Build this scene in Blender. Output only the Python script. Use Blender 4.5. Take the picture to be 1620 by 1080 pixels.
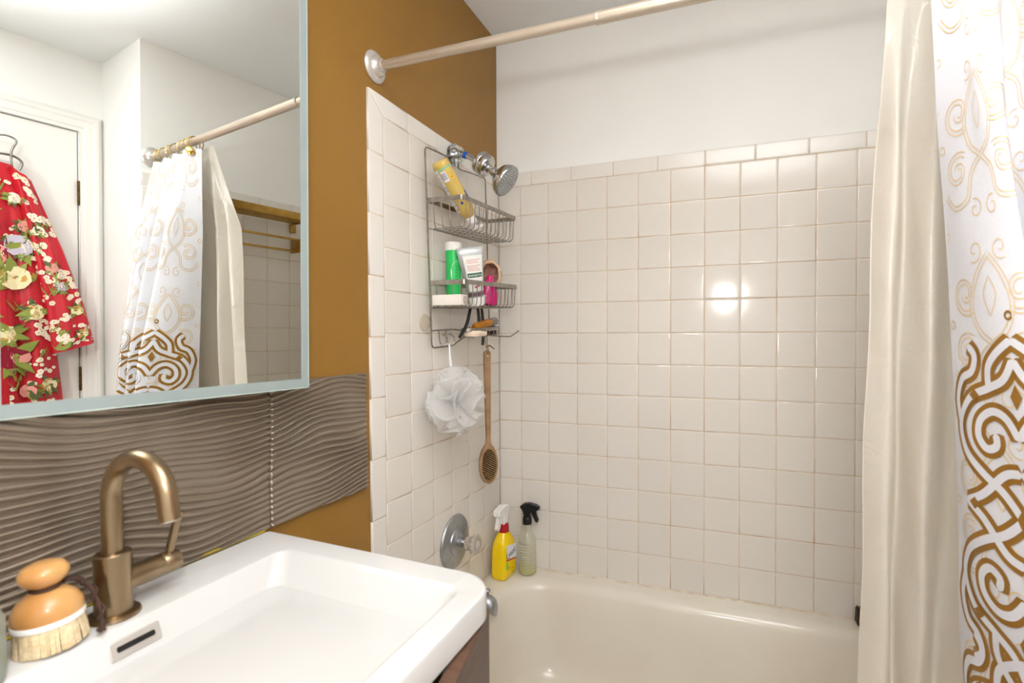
import bpy, bmesh, math, random
import numpy as np
from mathutils import Matrix, Vector
random.seed(7); rng = np.random.default_rng(7)
for o in list(bpy.data.objects): bpy.data.objects.remove(o)
SC = bpy.context.scene
COL = SC.collection
PI = math.pi

# ------------------------------------------------------------------ camera
FPX = 812.25
cam_d = bpy.data.cameras.new('camera'); cam = bpy.data.objects.new('camera', cam_d); COL.objects.link(cam)
CAM = Vector((0.83465, -1.77276, 1.24392))
yaw, pitch, roll = -0.34727, -0.0195, -0.00384
fw = Vector((math.sin(yaw)*math.cos(pitch), math.cos(yaw)*math.cos(pitch), math.sin(pitch)))
rt = Vector((math.cos(yaw), -math.sin(yaw), 0)); up = rt.cross(fw)
rt, up = rt*math.cos(roll)+up*math.sin(roll), -rt*math.sin(roll)+up*math.cos(roll)
cam.matrix_world = Matrix(((rt.x, up.x, -fw.x, CAM.x), (rt.y, up.y, -fw.y, CAM.y), (rt.z, up.z, -fw.z, CAM.z), (0, 0, 0, 1)))
cam_d.sensor_width = 36; cam_d.lens = 36*FPX/1620
cam_d.shift_x = -55.6/1620; cam_d.shift_y = 6.78/1620
cam_d.clip_start = 0.02
cam_d.dof.use_dof = True; cam_d.dof.focus_distance = 1.75; cam_d.dof.aperture_fstop = 4.5
SC.camera = cam
SC.view_settings.view_transform = 'Standard'; SC.view_settings.look = 'None'
SC.view_settings.exposure = 0.34; SC.view_settings.gamma = 1.0; SC.view_settings.use_curve_mapping = False
SC.cycles.use_denoising = True
SC.cycles.max_bounces = 8; SC.cycles.diffuse_bounces = 5; SC.cycles.glossy_bounces = 5
SC.cycles.transmission_bounces = 8; SC.cycles.transparent_max_bounces = 12
SC.cycles.sample_clamp_indirect = 6.0

# ------------------------------------------------------------------ world and lights
wd = bpy.data.worlds.new('world'); SC.world = wd; wd.use_nodes = True
wd.node_tree.nodes['Background'].inputs[0].default_value = (0.9, 0.95, 1, 1)
wd.node_tree.nodes['Background'].inputs[1].default_value = 0.0
def point(name, loc, energy, r, col):
    l = bpy.data.lights.new(name, 'POINT'); l.energy = energy; l.shadow_soft_size = r; l.color = col
    o = bpy.data.objects.new(name, l); COL.objects.link(o); o.location = loc; return o
point('camera_flash', (0.797, -1.80, 1.487), 15.0, 0.035, (1, 0.985, 0.965))
al = bpy.data.lights.new('bounce_flash', 'SPOT'); al.spot_size = math.radians(90); al.spot_blend = 1.0; al.shadow_soft_size = 0.05; al.energy = 335.0; al.color = (0.975, 0.985, 1.0)
ao = bpy.data.objects.new('bounce_flash', al); COL.objects.link(ao); ao.location = (0.95, -1.85, 1.55)      # the flash tilted up at the ceiling
ao.rotation_euler = (Vector((1.02, -1.64, 2.355))-ao.location).to_track_quat('-Z', 'Y').to_euler()

# ------------------------------------------------------------------ materials
def lin(c):
    return tuple(((x/255)/12.92 if x/255 <= 0.04045 else ((x/255+0.055)/1.055)**2.4) for x in c)
MATS = {}
def M(name, rgb, rough=0.5, metal=0.0, rgb2=None, scale=20.0, bump=0.0, bscale=80.0, stretch=(1, 1, 1), spec=0.5, trans=0.0, ior=1.45, coat=0.0, detail=3.0, contrast=(0.35, 0.65), rand=0.0, sss=0.0, emit=0.0, aniso=0.0):
    if name in MATS: return MATS[name]
    m = bpy.data.materials.new(name); m.use_nodes = True; MATS[name] = m
    nt = m.node_tree; N = nt.nodes; L = nt.links; b = N['Principled BSDF']
    b.inputs['Roughness'].default_value = rough; b.inputs['Metallic'].default_value = metal
    b.inputs['Specular IOR Level'].default_value = spec; b.inputs['IOR'].default_value = ior
    b.inputs['Transmission Weight'].default_value = trans; b.inputs['Coat Weight'].default_value = coat
    if aniso: b.inputs['Anisotropic'].default_value = aniso
    if sss: b.inputs['Subsurface Weight'].default_value = sss; b.inputs['Subsurface Radius'].default_value = (0.01, 0.01, 0.008)
    c1 = lin(rgb); c2 = lin(rgb2) if rgb2 else tuple(x*0.93 for x in c1)
    tc = N.new('ShaderNodeTexCoord'); mp = N.new('ShaderNodeMapping'); mp.inputs['Scale'].default_value = stretch
    L.new(tc.outputs['Object'], mp.inputs['Vector'])
    no = N.new('ShaderNodeTexNoise'); no.inputs['Scale'].default_value = scale; no.inputs['Detail'].default_value = detail
    L.new(mp.outputs[0], no.inputs['Vector'])
    mr = N.new('ShaderNodeMapRange'); mr.inputs[1].default_value, mr.inputs[2].default_value = contrast
    L.new(no.outputs['Fac'], mr.inputs[0])
    mx = N.new('ShaderNodeMix'); mx.data_type = 'RGBA'
    L.new(mr.outputs[0], mx.inputs[0]); mx.inputs[6].default_value = (*c1, 1); mx.inputs[7].default_value = (*c2, 1)
    out = mx.outputs[2]
    if rand:
        oi = N.new('ShaderNodeObjectInfo'); r2 = N.new('ShaderNodeMapRange')
        r2.inputs[3].default_value = 1-rand; r2.inputs[4].default_value = 1.0
        L.new(oi.outputs['Random'], r2.inputs[0])
        vm = N.new('ShaderNodeVectorMath'); vm.operation = 'SCALE'
        L.new(out, vm.inputs[0]); L.new(r2.outputs[0], vm.inputs['Scale']); out = vm.outputs[0]
    L.new(out, b.inputs['Base Color'])
    if bump:
        n2 = N.new('ShaderNodeTexNoise'); n2.inputs['Scale'].default_value = bscale; n2.inputs['Detail'].default_value = 2
        L.new(mp.outputs[0], n2.inputs['Vector'])
        bp = N.new('ShaderNodeBump'); bp.inputs['Strength'].default_value = bump; bp.inputs['Distance'].default_value = 0.002
        L.new(n2.outputs['Fac'], bp.inputs['Height']); L.new(bp.outputs[0], b.inputs['Normal'])
    if emit:
        b.inputs['Emission Color'].default_value = (*c1, 1); b.inputs['Emission Strength'].default_value = emit
    return m
def M_sheet(name, rgb, transl=0.5, transp=0.1, rough=0.25, gloss=0.15, rgb2=None, scale=6, bump=0.0):
    """thin plastic or net: diffuse + translucent + a little see-through + gloss"""
    m = bpy.data.materials.new(name); m.use_nodes = True; MATS[name] = m
    nt = m.node_tree; N = nt.nodes; L = nt.links; N.remove(N['Principled BSDF']); out = N['Material Output']
    tc = N.new('ShaderNodeTexCoord'); no = N.new('ShaderNodeTexNoise'); no.inputs['Scale'].default_value = scale; no.inputs['Detail'].default_value = 4
    L.new(tc.outputs['Object'], no.inputs['Vector'])
    mx = N.new('ShaderNodeMix'); mx.data_type = 'RGBA'; L.new(no.outputs['Fac'], mx.inputs[0])
    mx.inputs[6].default_value = (*lin(rgb), 1); mx.inputs[7].default_value = (*lin(rgb2 or rgb), 1)
    d = N.new('ShaderNodeBsdfDiffuse'); t = N.new('ShaderNodeBsdfTranslucent'); g = N.new('ShaderNodeBsdfGlossy'); p = N.new('ShaderNodeBsdfTransparent')
    g.inputs['Roughness'].default_value = rough
    for s in (d, t): L.new(mx.outputs[2], s.inputs['Color'])
    if bump:
        n2 = N.new('ShaderNodeTexNoise'); n2.inputs['Scale'].default_value = 14; n2.inputs['Detail'].default_value = 3; n2.inputs['Distortion'].default_value = 1.5
        L.new(tc.outputs['Object'], n2.inputs['Vector']); bp = N.new('ShaderNodeBump'); bp.inputs['Strength'].default_value = bump; bp.inputs['Distance'].default_value = 0.012
        L.new(n2.outputs['Fac'], bp.inputs['Height'])
        for s in (d, t, g): L.new(bp.outputs[0], s.inputs['Normal'])
    def mix(a, b, f):
        x = N.new('ShaderNodeMixShader'); x.inputs[0].default_value = f; L.new(a.outputs[0], x.inputs[1]); L.new(b.outputs[0], x.inputs[2]); return x
    x = mix(d, t, transl); x = mix(x, g, gloss); x = mix(x, p, transp)
    L.new(x.outputs[0], out.inputs[0]); return m
def M_glass(name, rgb, rough=0.0, ior=1.45):
    return M(name, rgb, rough, trans=1.0, ior=ior, rgb2=rgb)

gold_wall = M('gold_paint', (146, 106, 38), 0.42, rgb2=(141, 101, 34), scale=3, bump=0.25, bscale=140)
white_wall = M('white_paint', (243, 243, 240), 0.55, rgb2=(239, 239, 236), scale=2, bump=0.12, bscale=120)
ceil_mat = M('ceiling_paint', (232, 233, 233), 0.7, rgb2=(228, 229, 229), scale=2)
tile_mat = M('glazed_tile', (226, 220, 212), 0.13, rgb2=(221, 215, 206), scale=5, rand=0.035, spec=0.5, bump=0.05, bscale=18)
trim_tile = M('glazed_trim_tile', (229, 225, 218), 0.14, rgb2=(224, 219, 211), scale=5, rand=0.02, bump=0.05, bscale=18)
grout_mat = M('stained_grout', (212, 192, 168), 0.9, rgb2=(180, 132, 94), scale=9, detail=6, contrast=(0.50, 0.74))
enamel = M('tub_enamel', (226, 219, 206), 0.16, rgb2=(220, 211, 196), scale=3, spec=0.5)
floor_mat = M('floor_vinyl', (186, 176, 160), 0.5, rgb2=(170, 160, 146), scale=8)
ceramic = M('sink_ceramic', (205, 204, 202), 0.12, rgb2=(203, 202, 200), scale=2)
chrome = M('chrome', (205, 205, 205), 0.09, 1.0, rgb2=(190, 190, 190), scale=30)
dull_chrome = M('worn_chrome', (182, 184, 187), 0.4, 0.9, rgb2=(160, 162, 165), scale=25, bump=0.05)
wire_mat = M('satin_nickel_wire', (160, 154, 146), 0.34, 0.9, rgb2=(138, 131, 122), scale=60)
bronze = M('champagne_bronze', (158, 138, 110), 0.30, 1.0, rgb2=(148, 128, 100), scale=40, stretch=(1, 1, 0.1), bump=0.04, bscale=200)
rod_mat = M('brushed_rod', (208, 196, 180), 0.36, 0.6, rgb2=(196, 183, 166), scale=50, stretch=(0.1, 1, 1))
satin = M('satin_flange', (220, 216, 210), 0.3, 0.6, rgb2=(205, 200, 194), scale=20)
brass = M('brushed_brass', (176, 140, 72), 0.3, 0.9, rgb2=(160, 124, 60), scale=30)
gold_ring = M('polished_gold', (228, 200, 120), 0.15, 1.0, rgb2=(215, 185, 100), scale=30)
panel_mat = M('pewter_relief', (156, 144, 130), 0.30, 0.7, rgb2=(146, 132, 116), scale=6, spec=0.5)
walnut = M('dark_walnut', (88, 62, 48), 0.4, rgb2=(58, 40, 32), scale=14, stretch=(1, 1, 8), detail=6, contrast=(0.3, 0.7))
walnut_edge = M('walnut_edge', (98, 70, 54), 0.5, rgb2=(80, 56, 43), scale=14, stretch=(1, 8, 1))
dark = M('dark_gap', (22, 18, 16), 0.8)
door_mat = M('door_paint', (238, 236, 231), 0.4, rgb2=(234, 232, 227), scale=2)
hinge_mat = M('aged_brass_hinge', (110, 88, 58), 0.4, 0.9, rgb2=(80, 62, 40), scale=40)
pl_white = M('white_plastic', (238, 236, 232), 0.3, rgb2=(234, 232, 228))
pl_black = M('black_plastic', (20, 20, 22), 0.35, rgb2=(26, 26, 28))

# ------------------------------------------------------------------ mesh helpers
class MB:
    def __init__(s): s.v = []; s.f = []; s.m = []; s.flat = []
    def add(s, vf, X=None, mi=0, flat=False):
        v, f = vf; o = len(s.v)
        if X is not None: v = [tuple(X @ Vector(p)) for p in v]
        s.v += [tuple(p) for p in v]
        for q in f: s.f.append(tuple(i+o for i in q)); s.m.append(mi); s.flat.append(flat)
        return s
    def mesh(s, name, mats):
        me = bpy.data.meshes.new(name); me.from_pydata(s.v, [], s.f)
        for k in (mats if isinstance(mats, (list, tuple)) else [mats]): me.materials.append(k)
        me.polygons.foreach_set('material_index', s.m)
        me.polygons.foreach_set('use_smooth', [not x for x in s.flat])
        me.update(); return me
    def build(s, name, mats, parent=None, sharp=40):
        me = s.mesh(name, mats)
        if sharp: sharpen(me, sharp)
        return link(name, me, parent)
def sharpen(me, deg):
    bm = bmesh.new(); bm.from_mesh(me); bmesh.ops.recalc_face_normals(bm, faces=bm.faces)
    a = math.radians(deg)
    for e in bm.edges:
        if len(e.link_faces) == 2 and e.calc_face_angle(0) > a: e.smooth = False
    bm.to_mesh(me); bm.free()
def link(name, me, parent=None):
    o = bpy.data.objects.new(name, me); COL.objects.link(o)
    if parent is not None:
        o.parent = parent; o.matrix_parent_inverse = Matrix()
    return o
def tag(o, label=None, cat=None, group=None, kind=None):
    if label: o['label'] = label
    if cat: o['category'] = cat
    if group: o['group'] = group
    if kind: o['kind'] = kind
    return o
def thing(name, label, cat, loc=(0, 0, 0), rot=(0, 0, 0), group=None):
    o = bpy.data.objects.new(name, None); COL.objects.link(o); o.location = loc; o.rotation_euler = rot
    o.empty_display_size = 0.05
    return tag(o, label, cat, group)
def box(x0, x1, y0, y1, z0, z1, bev=0, seg=2):
    if not bev:
        v = [(x, y, z) for x in (x0, x1) for y in (y0, y1) for z in (z0, z1)]
        return v, [(0, 1, 3, 2), (4, 6, 7, 5), (0, 4, 5, 1), (2, 3, 7, 6), (0, 2, 6, 4), (1, 5, 7, 3)]
    bm = bmesh.new(); bmesh.ops.create_cube(bm, size=1)
    for p in bm.verts: p.co = Vector(((x0+x1)/2+p.co.x*(x1-x0), (y0+y1)/2+p.co.y*(y1-y0), (z0+z1)/2+p.co.z*(z1-z0)))
    bmesh.ops.bevel(bm, geom=bm.edges[:], offset=bev, segments=seg, profile=0.5, affect='EDGES')
    bm.verts.index_update(); r = [tuple(p.co) for p in bm.verts], [tuple(q.index for q in f.verts) for f in bm.faces]; bm.free(); return r
def tube(path, r, n=8, closed=False, cap=True):
    P = [Vector(p) for p in path]; K = len(P); R = r if hasattr(r, '__len__') else [r]*K
    T = []
    for i in range(K):
        a = P[(i-1) % K] if (closed or i > 0) else P[i]; b = P[(i+1) % K] if (closed or i < K-1) else P[i]
        T.append((b-a).normalized())
    u = T[0].orthogonal().normalized(); v = []; f = []
    for i in range(K):
        if i: u = (u - T[i]*u.dot(T[i])).normalized()
        w = T[i].cross(u)
        for k in range(n):
            a = 2*PI*k/n; v.append(tuple(P[i]+(u*math.cos(a)+w*math.sin(a))*R[i]))
    for i in range(K if closed else K-1):
        j = (i+1) % K
        off = 0
        if closed and j == 0:
            d = [(Vector(v[k])-Vector(v[i*n])).length for k in range(n)]; off = d.index(min(d))
        for k in range(n): f.append((i*n+k, i*n+(k+1) % n, j*n+(k+1+off) % n, j*n+(k+off) % n))
    if cap and not closed: f.append(tuple(range(n))[::-1]); f.append(tuple(range((K-1)*n, K*n)))
    return v, f
def lathe(prof, n=28):
    v = []; f = []; rows = []
    for r, z in prof:
        if r < 1e-6: rows.append([len(v)]); v.append((0, 0, z))
        else:
            rows.append(list(range(len(v), len(v)+n)))
            v += [(r*math.cos(2*PI*k/n), r*math.sin(2*PI*k/n), z) for k in range(n)]
    for A, B in zip(rows, rows[1:]):
        for k in range(n):
            k2 = (k+1) % n
            if len(A) == 1 and len(B) == 1: continue
            if len(A) == 1: f.append((A[0], B[k2], B[k]))
            elif len(B) == 1: f.append((A[k], A[k2], B[0]))
            else: f.append((A[k], A[k2], B[k2], B[k]))
    return v, f
def loft(rings, cap0=True, cap1=True, closed=True):
    n = len(rings[0]); v = [tuple(p) for r in rings for p in r]; f = []
    for i in range(len(rings)-1):
        for k in range(n if closed else n-1):
            f.append((i*n+k, i*n+(k+1) % n, (i+1)*n+(k+1) % n, (i+1)*n+k))
    if cap0: f.append(tuple(range(n))[::-1])
    if cap1: f.append(tuple(range((len(rings)-1)*n, len(rings)*n)))
    return v, f
def align(d, loc=(0, 0, 0), x=None):
    z = Vector(d).normalized(); xv = Vector(x) if x is not None else z.orthogonal()
    xv = (xv - z*xv.dot(z)).normalized(); y = z.cross(xv)
    return Matrix(((xv.x, y.x, z.x, loc[0]), (xv.y, y.y, z.y, loc[1]), (xv.z, y.z, z.z, loc[2]), (0, 0, 0, 1)))
def T(x, y, z): return Matrix.Translation((x, y, z))
def fillet(pts, r, n=5, closed=False):
    P = [Vector(p) for p in pts]; out = []; K = len(P)
    for i in range(K):
        if not closed and i in (0, K-1): out.append(P[i]); continue
        a, b, c = P[i-1], P[i], P[(i+1) % K]
        d1 = (a-b); d2 = (c-b); rr = min(r, d1.length*0.49, d2.length*0.49)
        s = b+d1.normalized()*rr; e = b+d2.normalized()*rr
        for k in range(n+1):
            t = k/n; out.append(s*(1-t)**2 + b*2*t*(1-t) + e*t*t)
    return out
def rrect(x0, x1, y0, y1, z, rad, n=8):
    """rounded rectangle loop, rad = radius or four radii (x0y0, x1y0, x1y1, x0y1)"""
    R = rad if hasattr(rad, '__len__') else [rad]*4; out = []
    for (cx, cy, a0), r in zip(((x0, y0, PI), (x1, y0, 1.5*PI), (x1, y1, 0), (x0, y1, 0.5*PI)), R):
        sx = 1 if cx == x0 else -1; sy = 1 if cy == y0 else -1
        for k in range(n+1):
            a = a0+0.5*PI*k/n; out.append((cx+sx*r+r*math.cos(a), cy+sy*r+r*math.sin(a), z))
    return out
def crom(pts, per=8, closed=False):
    P = np.array(pts, float); K = len(P); out = []
    rngk = range(K if closed else K-1)
    for i in rngk:
        if closed: p0, p1, p2, p3 = P[(i-1) % K], P[i], P[(i+1) % K], P[(i+2) % K]
        else: p0, p1, p2, p3 = P[max(i-1, 0)], P[i], P[i+1], P[min(i+2, K-1)]
        for k in range(per):
            t = k/per
            out.append(0.5*((2*p1)+(-p0+p2)*t+(2*p0-5*p1+4*p2-p3)*t*t+(-p0+3*p1-3*p2+p3)*t**3))
    if not closed: out.append(P[-1])
    return [tuple(p) for p in out]
def text(name, body, size, mat, parent, X, extrude=0.0002):
    cu = bpy.data.curves.new(name, 'FONT'); cu.body = body; cu.size = size; cu.align_x = 'CENTER'; cu.align_y = 'CENTER'; cu.extrude = extrude
    t = bpy.data.objects.new(name+'_curve', cu); COL.objects.link(t); bpy.context.view_layer.update()
    me = bpy.data.meshes.new_from_object(t.evaluated_get(bpy.context.evaluated_depsgraph_get())); bpy.data.objects.remove(t); bpy.data.curves.remove(cu)
    me.materials.clear(); me.materials.append(mat); me.transform(X); me.name = name
    return link(name, me, parent)

# ------------------------------------------------------------------ the room
P = 0.1095; G = 0.0019                       # tile pitch, joint
ZT = 1.80; ZB = 1.8515; ZTUB = 0.3765; CEIL = 2.355
W = 1.535; W2 = 1.92; YJ = -0.742; YF = -2.55; WP = -0.007
def struct(name, vf_list, mat, parent=None):
    b = MB()
    for vf in vf_list: b.add(vf, flat=True)
    o = b.build(name, mat, parent, sharp=0)
    if parent is None: tag(o, kind='structure')
    return o
struct('floor', [box(-0.1, 2.1, YF, 0.1, -0.05, 0)], floor_mat)
struct('ceiling', [box(-0.1, 2.1, YF-0.1, 0.1, CEIL, CEIL+0.05)], ceil_mat)
wall_left = struct('wall_left', [box(-0.1, WP, YF, 0.0, 0, CEIL)], gold_wall)
wall_back = struct('wall_back', [box(-0.1, 2.1, -WP, 0.1, 0, CEIL)], white_wall)
DY0, DY1, DZ = -1.585, -0.822, 2.047          # door opening
wall_alcove = struct('wall_alcove', [box(W-WP, 2.1, YJ, -WP, 0, CEIL)], white_wall)
struct('wall_right', [box(W2, 2.1, DY1, YJ, 0, CEIL), box(W2, 2.1, DY0, DY1, DZ, CEIL), box(W2, 2.1, YF, DY0, 0, CEIL)], white_wall)
struct('wall_front', [box(-0.1, 2.1, YF-0.1, YF, 0, CEIL)], white_wall)

def inset(poly, d):
    n = len(poly); c = []
    for i in range(n):
        p, a, b = Vector(poly[i]), Vector(poly[i-1]), Vector(poly[(i+1) % n])
        e1 = (p-a).normalized(); e2 = (b-p).normalized()
        n1 = Vector((-e1.y, e1.x)); n2 = Vector((-e2.y, e2.x))
        k = (n1+n2); k = k/(max(0.2, 1+n1.dot(n2))); c.append(tuple(p+k*d))
    return c
def tile_mesh(poly, mat, key={}):
    """tile in the local plane (a, b), front at n = 0 facing +n; poly counter-clockwise"""
    kk = (tuple((round(a, 4), round(b, 4)) for a, b in poly), mat.name)
    if kk in key: return key[kk]
    v = []; f = []; n = len(poly)
    for d, h in ((0, -0.0062), (0, -0.0014), (0.0004, -0.0005), (0.0012, -0.0001), (0.005, 0.0)):
        v += [(a, b, h) for a, b in inset(poly, d)]
    for r in range(4):
        for k in range(n): f.append((r*n+k, r*n+(k+1) % n, (r+1)*n+(k+1) % n, (r+1)*n+k))
    f.append(tuple(range(4*n, 5*n)))
    b = MB(); b.add((v, f)); me = b.mesh('tile', mat); key[kk] = me; return me
def tile_wall(wall, frame, cols, rows, extra, grout_rects):
    """frame(a, z) -> matrix placing a tile whose local origin is wall coordinate a, z"""
    def put(poly, mat, name):
        a0 = min(p[0] for p in poly); z0 = min(p[1] for p in poly)
        pl = inset([(p[0]-a0, p[1]-z0) for p in poly], G/2)
        o = link(name, tile_mesh(pl, mat), wall); j = lambda s: random.uniform(-s, s)
        o.matrix_local = frame(a0, z0) @ Matrix.Rotation(j(0.0035), 4, 'X') @ Matrix.Rotation(j(0.0035), 4, 'Y') @ T(0, 0, j(0.0003))
    for a0, a1 in cols:
        for z0, z1 in rows: put([(a0, z0), (a1, z0), (a1, z1), (a0, z1)], tile_mat, 'tile')
    for poly in extra: put(poly, trim_tile, 'trim_tile')
    b = MB()
    for a0, a1, z0, z1 in grout_rects:
        X = frame(a0, z0); b.add(box(0, a1-a0, 0, z1-z0, -0.0068, -0.0012), X, flat=True)
    b.build('grout', grout_mat, wall, sharp=0)
rows = [(ZT-(r+1)*P, ZT-r*P) for r in range(13)]
rect = lambda a0, a1, z0, z1: [(a0, z0), (a1, z0), (a1, z1), (a0, z1)]
# back wall: local a = X, b = Z, n = -Y
fb = lambda a, z: Matrix(((1, 0, 0, a), (0, 0, -1, 0), (0, 1, 0, z), (0, 0, 0, 1)))
ed = [0.0] + [0.0887+i*P for i in range(14)]; ed = [e for e in ed if e < W-0.01]+[W]
bn = [0.0] + [0.132+i*0.1537 for i in range(10)]; bn = [e for e in bn if e < W-0.02]+[W]
tile_wall(wall_back, fb, list(zip(ed, ed[1:])), rows, [rect(a, b, ZT, ZB) for a, b in zip(bn, bn[1:])], [(0, W, ZTUB, ZB-0.001)])
# left wall: local a = -Y (towards the camera), n = +X ; a runs so that a x z = n
fl = lambda a, z: Matrix(((0, 0, 1, 0), (1, 0, 0, a), (0, 1, 0, z), (0, 0, 0, 1)))   # a is Y itself
YI = -0.680; YE = -0.737
el = [YI+i*P for i in range(7)]; el = [e for e in el if e < -0.03]+[0.0]
if el[-2] < -0.0 and -el[-2] < 0.03: el.pop(-2)
ex = [[(YE, ZB), (YE, 1.7), (YI, 1.7), (YI, ZT)]]
ex += [[(YE, ZB), (YI, ZT), (-0.577, ZT), (-0.577, ZB)]]
tj = [-0.577+0.1535*i for i in range(5)]; tj = [t for t in tj if t < -0.03]+[0.0]
ex += [rect(a, b, ZT, ZB) for a, b in zip(tj, tj[1:])]
vz = [1.70-0.1525*i for i in range(9)]; vz = [z for z in vz if z > ZTUB+0.03]+[ZTUB]
ex += [rect(YE, YI, b, a) for a, b in zip(vz, vz[1:])]
tile_wall(wall_left, fl, list(zip(el, el[1:])), rows, ex, [(YE+0.001, 0, ZTUB, ZB-0.001)])
# alcove end wall: n = -X, a = -Y
fr = lambda a, z: Matrix(((0, 0, -1, W), (-1, 0, 0, -a), (0, 1, 0, z), (0, 0, 0, 1)))
ee = [0.0]+[0.036+i*P for i in range(7)]
ex = [rect(0.693, 0.742, b, a) for a, b in zip([ZT]+vz, vz)]
te = [0.0, 0.139, 0.2925, 0.446, 0.5995, 0.742]
ex += [rect(a, b, ZT, ZB) for a, b in zip(te, te[1:])]
tile_wall(wall_alcove, fr, list(zip(ee, ee[1:])), rows, ex, [(0, 0.741, ZTUB, ZB-0.001)])

# wavy relief panels on the gold wall
def wave_panel(y0, y1, z0, z1, seed):
    ny = int((y1-y0)/0.0016); nz = int((z1-z0)/0.00125)
    y = np.linspace(y0, y1, ny+1)[:, None]; z = np.linspace(z0, z1, nz+1)[None, :]
    k = 2*PI
    ph = (z/0.0118 + 1.05*np.sin(k*(y*1.6+z*0.9)+seed) + 0.42*np.sin(k*(y*3.4-z*2.3)+1.3+seed) + 0.10*np.sin(k*(y*6.3+z*5.2)+0.4)
          + 0.40*np.sin(k*(y*0.9-z*4.5)+2.1) + 0.16*np.sin(k*(y*2.2+z*11)))
    fr_ = ph-np.floor(ph)
    prof = np.where(fr_ < 0.62, np.sin(fr_/0.62*PI/2)**1.1, np.cos((fr_-0.62)/0.38*PI/2)**1.0)
    amp = 0.0084*(0.75+0.25*np.sin(k*(y*2.3+z*3.1)+seed*2))
    x = 0.0008+amp*prof
    edge = np.minimum(np.minimum(y-y0, y1-y)/0.0015, np.minimum(z-z0, z1-z)/0.0012); x = x*np.clip(edge, 0, 1)+WP*(1-np.clip(edge*1.0, 0, 1))
    V = np.stack([x+0*y, y+0*z, z+0*y], -1).reshape(-1, 3)
    i = np.arange(ny)[:, None]*(nz+1)+np.arange(nz)[None, :]
    F = np.stack([i, i+nz+1, i+nz+2, i+1], -1).reshape(-1, 4)
    me = bpy.data.meshes.new('wave_panel'); me.from_pydata(V.tolist(), [], F.tolist()); me.materials.append(panel_mat)
    me.polygons.foreach_set('use_smooth', [True]*len(F)); me.update()
    return link('wave_panel', me, wall_left)
wave_panel(-1.0335, -0.7585, 0.8775, 1.156, 0.6)
wave_panel(-1.645, -1.0355, 0.8775, 1.156, 0.9)

# ------------------------------------------------------------------ door, casing, hinges (seen in the mirror)
door = struct('door_1', [box(W2+0.004, W2+0.040, DY0+0.003, DY1-0.0035, 0.008, DZ-0.0035)], door_mat)
for z in (1.795, 1.03, 0.25):
    b = MB(); b.add(tube([(W2-0.004, DY1-0.001, z-0.049), (W2-0.004, DY1-0.001, z+0.049)], 0.0055, 10))
    for q in (-0.03, -0.01, 0.01, 0.03): b.add(tube([(W2-0.004, DY1-0.001, z+q-0.0012), (W2-0.004, DY1-0.001, z+q+0.0012)], 0.0062, 10))
    b.add(box(W2-0.002, W2+0.004, DY1-0.004, DY1+0.008, z-0.049, z+0.049), flat=True)
    b.build('hinge', hinge_mat, door)
b = MB(); b.add(lathe([(0.0, 0.06), (0.018, 0.058), (0.026, 0.045), (0.024, 0.03), (0.012, 0.022), (0.011, 0.008), (0.03, 0.006), (0.03, -0.004), (0, -0.004)]), align((-1, 0, 0), (W2, -1.52, 0.98)))
b.build('door_knob', brass, door)
def casing(path, closed=False):
    # profile: (outward from opening, proud of wall)
    prof = [(0, 0), (0, 0.010), (0.012, 0.012), (0.016, 0.015), (0.040, 0.017), (0.046, 0.021), (0.056, 0.022), (0.064, 0.018), (0.070, 0.012), (0.072, 0)]
    rings = []
    for (y, z, oy, oz) in path: rings.append([(W2-h, y+oy*d, z+oz*d) for d, h in prof])
    return loft(rings, closed=False, cap0=False, cap1=False)
b = MB(); b.add(casing([(DY1+0.002, 0, 1, 0), (DY1+0.002, DZ, 1, 1), (DY0-0.002, DZ, -1, 1), (DY0-0.002, 0, -1, 0)]))
tag(b.build('trim_1', door_mat, sharp=25), kind='structure')

# ------------------------------------------------------------------ bathtub
tub = thing('bathtub', 'cream white enamel bathtub built in along the tiled back wall', 'bathtub', (0.0, 0, 0))
x0, x1, y0, y1 = 0.001, W-0.001, -0.735, -0.001
def tring(l, r, f, bk, z, rad): return rrect(x0+l, x1-r, y0+f, y1-bk, z, rad, 14)
R_ = [tring(0, 0, 0, 0, 0.0, 0.004), tring(0, 0, 0, 0, 0.360, 0.006), tring(0.001, 0.001, 0.008, 0.0, 0.3745, 0.004), tring(0.003, 0.003, 0.02, 0.001, 0.3764, 0.004),
      tring(0.075, 0.085, 0.07, 0.045, 0.3745, [0.12, 0.17, 0.17, 0.12]), tring(0.09, 0.10, 0.085, 0.06, 0.371, [0.13, 0.18, 0.18, 0.13]),
      tring(0.101, 0.115, 0.097, 0.073, 0.362, [0.14, 0.19, 0.19, 0.14]), tring(0.108, 0.13, 0.104, 0.081, 0.345, [0.14, 0.2, 0.2, 0.14]),
      tring(0.118, 0.18, 0.112, 0.090, 0.28, [0.14, 0.2, 0.2, 0.14]), tring(0.132, 0.26, 0.122, 0.102, 0.18, [0.14, 0.2, 0.2, 0.14]),
      tring(0.15, 0.33, 0.135, 0.116, 0.11, [0.13, 0.19, 0.19, 0.13]), tring(0.175, 0.38, 0.155, 0.136, 0.075, [0.12, 0.17, 0.17, 0.12]),
      tring(0.22, 0.43, 0.19, 0.17, 0.058, [0.1, 0.13, 0.13, 0.1])]
b = MB(); b.add(loft(R_)); b.build('tub_shell', enamel, tub, sharp=60)
b = MB(); b.add(tube([(0.002, -0.70, 0.3768), (0.002, -0.003, 0.3768), (W-0.002, -0.003, 0.3768), (W-0.002, -0.70, 0.3768)], 0.0032, 8)); b.build('caulk_bead', M('old_caulk', (226, 214, 196), 0.6, rgb2=(206, 184, 158), scale=30), tub)
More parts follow.
